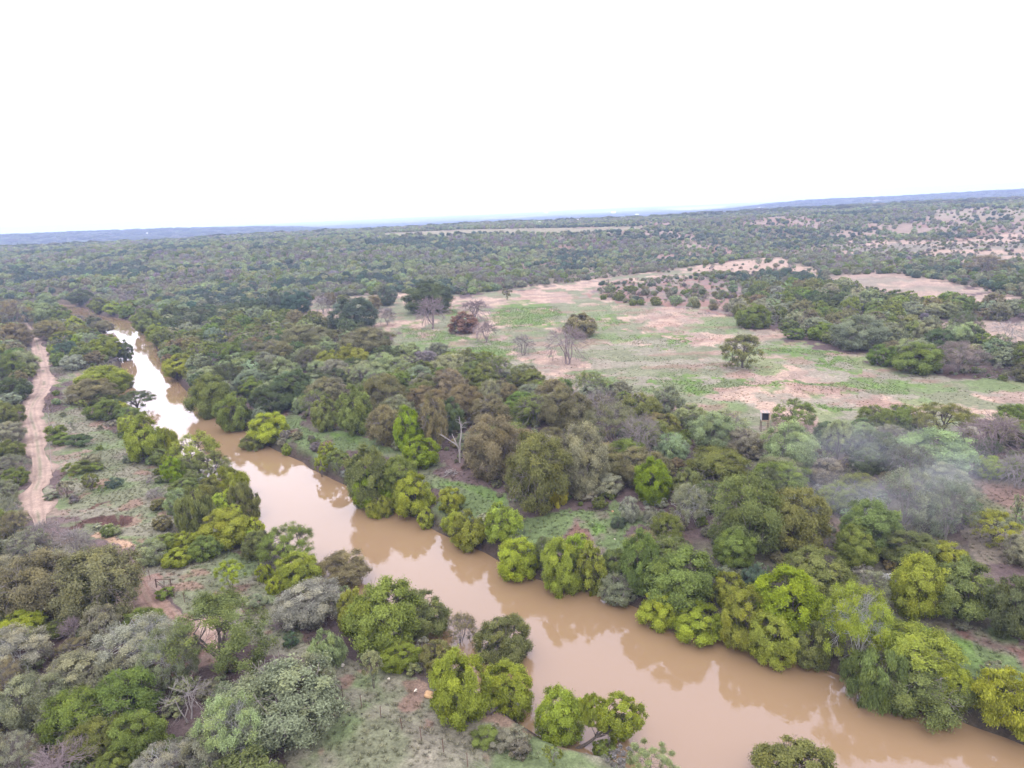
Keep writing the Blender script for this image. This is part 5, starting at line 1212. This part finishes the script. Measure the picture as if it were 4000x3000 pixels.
for i in IND:
    l = min(LMP, key=lambda q: (q[1]-x[i])**2+(q[2]-y[i])**2); dx, dy = x[i]-l[1], y[i]-l[2]
    dirn = ('right of' if dx > 0 else 'left of') if abs(dx) > abs(dy) else ('behind' if dy > 0 else 'in front of')
    kind = ('leafless' if stl[i] == 'twig' else ADJ[cn[i]]) + (' low bush' if rad[i] < 2.1 else ' tree')
    info.setdefault((kind, dirn, l[0]), []).append((math.hypot(dx, dy), i))
for (kind, dirn, lm), lst in info.items():
    for k, (dd, i) in enumerate(sorted(lst)):
        lab = f'{kind} {dirn} the {lm}' if len(lst) == 1 else f'{kind} {dirn} the {lm}, {ORD[min(k, 11)]} such one'
        plant(str(stl[i]), x[i], y[i], z[i], rad[i], hgt[i], str(cn[i]), lab, 'other trees of the woods', rng=rng)

# ------------------------------------------------------------------ scattered cover (nobody could count it): one object each, instanced
def scatter_group(name, objs):
    coll = bpy.data.collections.new(name+'_kinds')
    for o in objs: coll.objects.link(o)
    ng = bpy.data.node_groups.new(name, 'GeometryNodeTree')
    ng.interface.new_socket('Geometry', in_out='INPUT', socket_type='NodeSocketGeometry'); ng.interface.new_socket('Geometry', in_out='OUTPUT', socket_type='NodeSocketGeometry')
    N, L = ng.nodes, ng.links; gi = N.new('NodeGroupInput'); go = N.new('NodeGroupOutput')
    ip = N.new('GeometryNodeInstanceOnPoints'); ci = N.new('GeometryNodeCollectionInfo'); ci.inputs['Collection'].default_value = coll; ci.inputs['Separate Children'].default_value = True; ci.inputs['Reset Children'].default_value = True
    def na(n, t): q = N.new('GeometryNodeInputNamedAttribute'); q.data_type = t; q.inputs['Name'].default_value = n; return q.outputs['Attribute']
    cb = N.new('ShaderNodeCombineXYZ'); L.new(na('rot', 'FLOAT'), cb.inputs[2])
    L.new(gi.outputs[0], ip.inputs['Points']); L.new(ci.outputs[0], ip.inputs['Instance']); ip.inputs['Pick Instance'].default_value = True
    L.new(na('pid', 'INT'), ip.inputs['Instance Index']); L.new(cb.outputs[0], ip.inputs['Rotation']); L.new(na('scl', 'FLOAT_VECTOR'), ip.inputs['Scale']); L.new(ip.outputs[0], go.inputs[0])
    return ng
def stuff(name, label, cat, P, rot, scl, pid, tint, objs):
    me = bpy.data.meshes.new(name); me.vertices.add(len(P)); me.vertices.foreach_set('co', np.asarray(P, np.float32).ravel())
    for k, t, a, f in (('rot', 'FLOAT', rot, 'value'), ('scl', 'FLOAT_VECTOR', scl, 'vector'), ('pid', 'INT', pid, 'value'), ('tint', 'FLOAT_COLOR', np.concatenate([tint, np.ones((len(P), 1))], -1), 'color')):
        at = me.attributes.new(k, t, 'POINT'); at.data.foreach_set(f, np.asarray(a, np.int32 if t == 'INT' else np.float32).ravel())
    o = add(name, me); md = o.modifiers.new('scatter', 'NODES'); md.node_group = scatter_group(name, objs)
    return tag(o, label, cat, kind='stuff')
def kinds(tag_, specs):
    L_ = []
    for i, (st, lod, var) in enumerate(specs):
        o = bpy.data.objects.new('%s_kind_%02d' % (tag_, i), proto(st, lod, var, inst=True, merged=True)); L_.append(o)
    return L_
SI = {'mesq': 0, 'leafy': 1, 'haze': 2, 'twig': 3, 'oak': 1}
def tints(cn, rng, g=1.1):
    t = np.array([PAL[c] for c in cn])*g; return np.clip(t*rng.uniform(.82, 1.18, (len(t), 1))*(1+rng.normal(0, .06, t.shape)), .003, .6)
rest = ~ind
for (lo, hi, lod, nm, lab) in ((0, 190, 2, 'nearer_wood', 'smaller trees filling the woods on both river banks'), (190, 480, 3, 'middle_wood', 'mass of scrub trees between the river and the hill foot'), (480, 1300, 4, 'hillside_wood', 'mass of scrub trees over the far hillside')):
    m = rest & (r >= lo) & (r < hi); K = int(m.sum())
    sp = [(s, lod, v) for s in ('mesq', 'leafy', 'haze', 'twig') for v in range(3)]
    pid = np.array([SI[s] for s in stl[m]])*3+rng.integers(0, 3, K)
    stuff(nm, lab, 'woodland', np.stack([x[m], y[m], z[m]], -1), rng.uniform(0, 6.28, K), np.stack([rad[m], rad[m], hgt[m]], -1), pid, tints(cn[m], rng), kinds(nm, sp))
# undergrowth below the crowns and over the hill
ux, uy, ur = scatter(45, 700, 2.6, rng); uz = height(ux, uy); upx, upy, _ = project(np.stack([ux, uy, uz], -1))
ud = density(upx, upy, ur, ux, uy)*np.where(ur < 260, .9, .5); ud = np.where(inpoly(upx, upy, SANDY), .2, ud)
for q in BENCH[2:] + [MEADOW[0]]: ud = np.where(inpoly(upx, upy, q), .07, ud)
ud0 = river_d(ux, uy); ud = np.where((ud0 < 5) & (ud0 > 0) & (ur < 400), .8, ud)
k = (rng.random(len(ux)) < ud); ux, uy, uz, ur = (a[k] for a in (ux, uy, uz, ur)); m = ur < 620; d = np.full(len(ux), 99.); d[m] = river_d(ux[m], uy[m])
ok = (d > 1.2) & ~hides_river(ux, uy, uz+1.5, ur)
for P, w in RSEG: ok &= segdist(ux, uy, P) > w+.3
ux, uy, uz, ur = (a[ok] for a in (ux, uy, uz, ur)); K = len(ux); us = rng.uniform(.35, 1.15, K)*np.where(np.hypot(ux, uy) > 260, 1.2, 1)
uc = np.array(['mauve', 'brown', 'grey', 'grey', 'green', 'silver', 'pale'])[rng.integers(0, 7, K)]
stuff('undergrowth', 'low weeds and bushes under and between the trees', 'undergrowth', np.stack([ux, uy, uz], -1), rng.uniform(0, 6.28, K), np.stack([us, us, us*.8], -1), rng.integers(0, 6, K), tints(uc, rng, .95),
      kinds('undergrowth', [('shrub', 3, 0), ('shrub', 3, 1), ('mesq', 3, 0), ('haze', 3, 1), ('haze', 3, 2), ('mesq', 4, 1)]))
# far country: clumps of woodland out to the ridges
fx, fy, fr = scatter(1150, 5200, 30, rng, R(46)); fz = height(fx, fy, False); pal = fbm(fx/420, fy/900, 101, 3)
k = (rng.random(len(fx)) < np.where((pal > .66) & (fr > 2000), .12, .9)) & (rng.random(len(fx)) < np.interp(fr, [1150, 2600, 5200], [1, .8, .45])); fx, fy, fz, fr = (a[k] for a in (fx, fy, fz, fr)); K = len(fx)
fs = rng.uniform(9, 19, K)*np.interp(fr, [1150, 5000], [.7, 1.5]); fc = np.array(['dark', 'grey', 'dark', 'olive', 'green'])[rng.integers(0, 5, K)]
stuff('distant_wood', 'dark woods covering the distant plain and ridges', 'woodland', np.stack([fx, fy, fz-1.0], -1), rng.uniform(0, 6.28, K), np.stack([fs, fs, rng.uniform(2.2, 4.2, K)], -1), rng.integers(0, 3, K), tints(fc, rng, .8),
      kinds('distant_wood', [('shrub', 4, 0), ('shrub', 4, 1), ('shrub', 4, 2)]))

# ------------------------------------------------------------------ grass and weeds on the open ground near by
def tuft(seed, n=26):
    g = np.random.default_rng(seed); a = g.uniform(0, 6.28, n); l = g.uniform(.5, 1.15, n); b = g.uniform(0, .45, (n, 2))*np.stack([np.cos(a), np.sin(a)], -1)
    tip = np.stack([b[:, 0]+np.cos(a)*l*.55, b[:, 1]+np.sin(a)*l*.55, l*g.uniform(.5, 1, n)], -1); p = np.stack([-np.sin(a), np.cos(a), 0*a], -1)*.07
    base = np.concatenate([b, np.zeros((n, 1))], -1); V = np.stack([base-p, base+p, tip], 1).reshape(-1, 3)
    return mesh('grass_tuft', V, [np.arange(3*n).reshape(n, 3)], [LEAFI], {'v': ('FACE', 'FLOAT', g.random(n)), 'w': ('FACE', 'FLOAT', g.random(n))})
TO = [bpy.data.objects.new('tuft_kind_%02d' % i, tuft(i)) for i in range(4)]
gx, gy, gr = scatter(46, 300, .64, rng, R(44)); gz = height(gx, gy, False)*0; gpx, gpy, _ = project(np.stack([gx, gy, gz], -1))
den = np.where(density(gpx, gpy, gr, gx, gy) > .9, .22, 0.0)*(gr < 200)
for q in MEADOW + BENCH: den = np.where(inpoly(gpx, gpy, q), .8, den)
den = np.where(inpoly(gpx, gpy, FIELD), np.interp(gr, [100, 300], [.30, .10])*sst(.38, .6, fbm(gx/14, gy/5, 91, 4)), den)
for q in GREENS: den = np.where(inpoly(gpx, gpy, q), .75, den)
for q in REDPATCH + SANDS: den = np.where(inpoly(gpx, gpy, q), .03, den)
den = den*(.45+1.1*fbm(gx/4, gy/4, 66, 3)); k = (rng.random(len(gx)) < den) & (gpx > -80) & (gpx < 2300) & (gpy < 1750); gx, gy, gr, gpx, gpy = (a[k] for a in (gx, gy, gr, gpx, gpy))
ok = river_d(gx, gy) > .5
for P, w in RSEG: ok &= segdist(gx, gy, P) > w-.5
gx, gy, gr, gpx, gpy = (a[ok] for a in (gx, gy, gr, gpx, gpy)); gz = height(gx, gy); K = len(gx); gs = rng.uniform(.16, .38, K)
base = soil(gx, gy, gz, None); gg = np.zeros(K, bool)
for q in GREENS: gg |= inpoly(gpx, gpy, q)
gt = base*.75 + .25*np.where(gg[:, None], GREEN*1.2, np.where((rng.random(K) < .35)[:, None], DRYG*1.05, GREYG)); gt *= rng.uniform(.95, 1.4, (K, 1))
stuff('grass', 'short grass and dry weeds on the open ground', 'grass', np.stack([gx, gy, gz], -1), rng.uniform(0, 6.28, K), np.stack([gs*1.2, gs*1.2, gs*.7], -1), rng.integers(0, 4, K), gt, TO)

# ------------------------------------------------------------------ smoke over the right of the wood
def volume_mat(name, colr, dens, noise=False):
    m, N, L = newmat(name); o = N.new('ShaderNodeOutputMaterial'); v = N.new('ShaderNodeVolumePrincipled')
    v.inputs['Color'].default_value = (*colr, 1); v.inputs['Density'].default_value = dens; v.inputs['Anisotropy'].default_value = 0
    if noise:
        tc = N.new('ShaderNodeTexCoord'); ln = N.new('ShaderNodeVectorMath'); ln.operation = 'LENGTH'; L.new(tc.outputs['Object'], ln.inputs[0])
        fo = N.new('ShaderNodeMapRange'); fo.interpolation_type = 'SMOOTHSTEP'; fo.inputs[1].default_value = 1; fo.inputs[2].default_value = .1; L.new(ln.outputs['Value'], fo.inputs[0])
        n = N.new('ShaderNodeTexNoise'); n.inputs['Scale'].default_value = 1.7; n.inputs['Detail'].default_value = 4; L.new(tc.outputs['Object'], n.inputs['Vector'])
        mr = N.new('ShaderNodeMapRange'); mr.inputs[1].default_value = .42; mr.inputs[2].default_value = .68; L.new(n.outputs[0], mr.inputs[0])
        a = N.new('ShaderNodeMath'); a.operation = 'MULTIPLY'; L.new(fo.outputs[0], a.inputs[0]); L.new(mr.outputs[0], a.inputs[1])
        b = N.new('ShaderNodeMath'); b.operation = 'MULTIPLY'; b.inputs[1].default_value = dens; L.new(a.outputs[0], b.inputs[0]); L.new(b.outputs[0], v.inputs['Density'])
    L.new(v.outputs[0], o.inputs['Volume']); return m
def ball(name, mat, nu=24, nv=12):
    V = [(math.sin(math.pi*j/nv)*math.cos(2*math.pi*i/nu), math.sin(math.pi*j/nv)*math.sin(2*math.pi*i/nu), math.cos(math.pi*j/nv)) for j in range(nv+1) for i in range(nu)]
    F = [(j*nu+i, (j+1)*nu+i, (j+1)*nu+(i+1) % nu, j*nu+(i+1) % nu) for j in range(nv) for i in range(nu)]
    return add(name, mesh(name, V, [np.array(F)], [mat]))
sg = ground(1950, 1160); sm = ball('smoke', volume_mat('smoke', (.62, .65, .74), .034, True)); sm.location = (sg[0], sg[1]+3, sg[2]+6.5); sm.scale = (16, 18, 9.5); sm.rotation_euler = (0, 0, R(35))
tag(sm, 'thin bluish smoke hanging over the trees on the right', 'smoke', kind='stuff')

# ------------------------------------------------------------------ the hazy air
def haze():
    hz = MB().box(-16500, 16500, -16500, 16500, -75, 150).build('haze', volume_mat('haze', (.48, .60, .94), .00020))
    tag(hz, 'blue haze over the whole landscape', 'haze', kind='stuff')
haze()
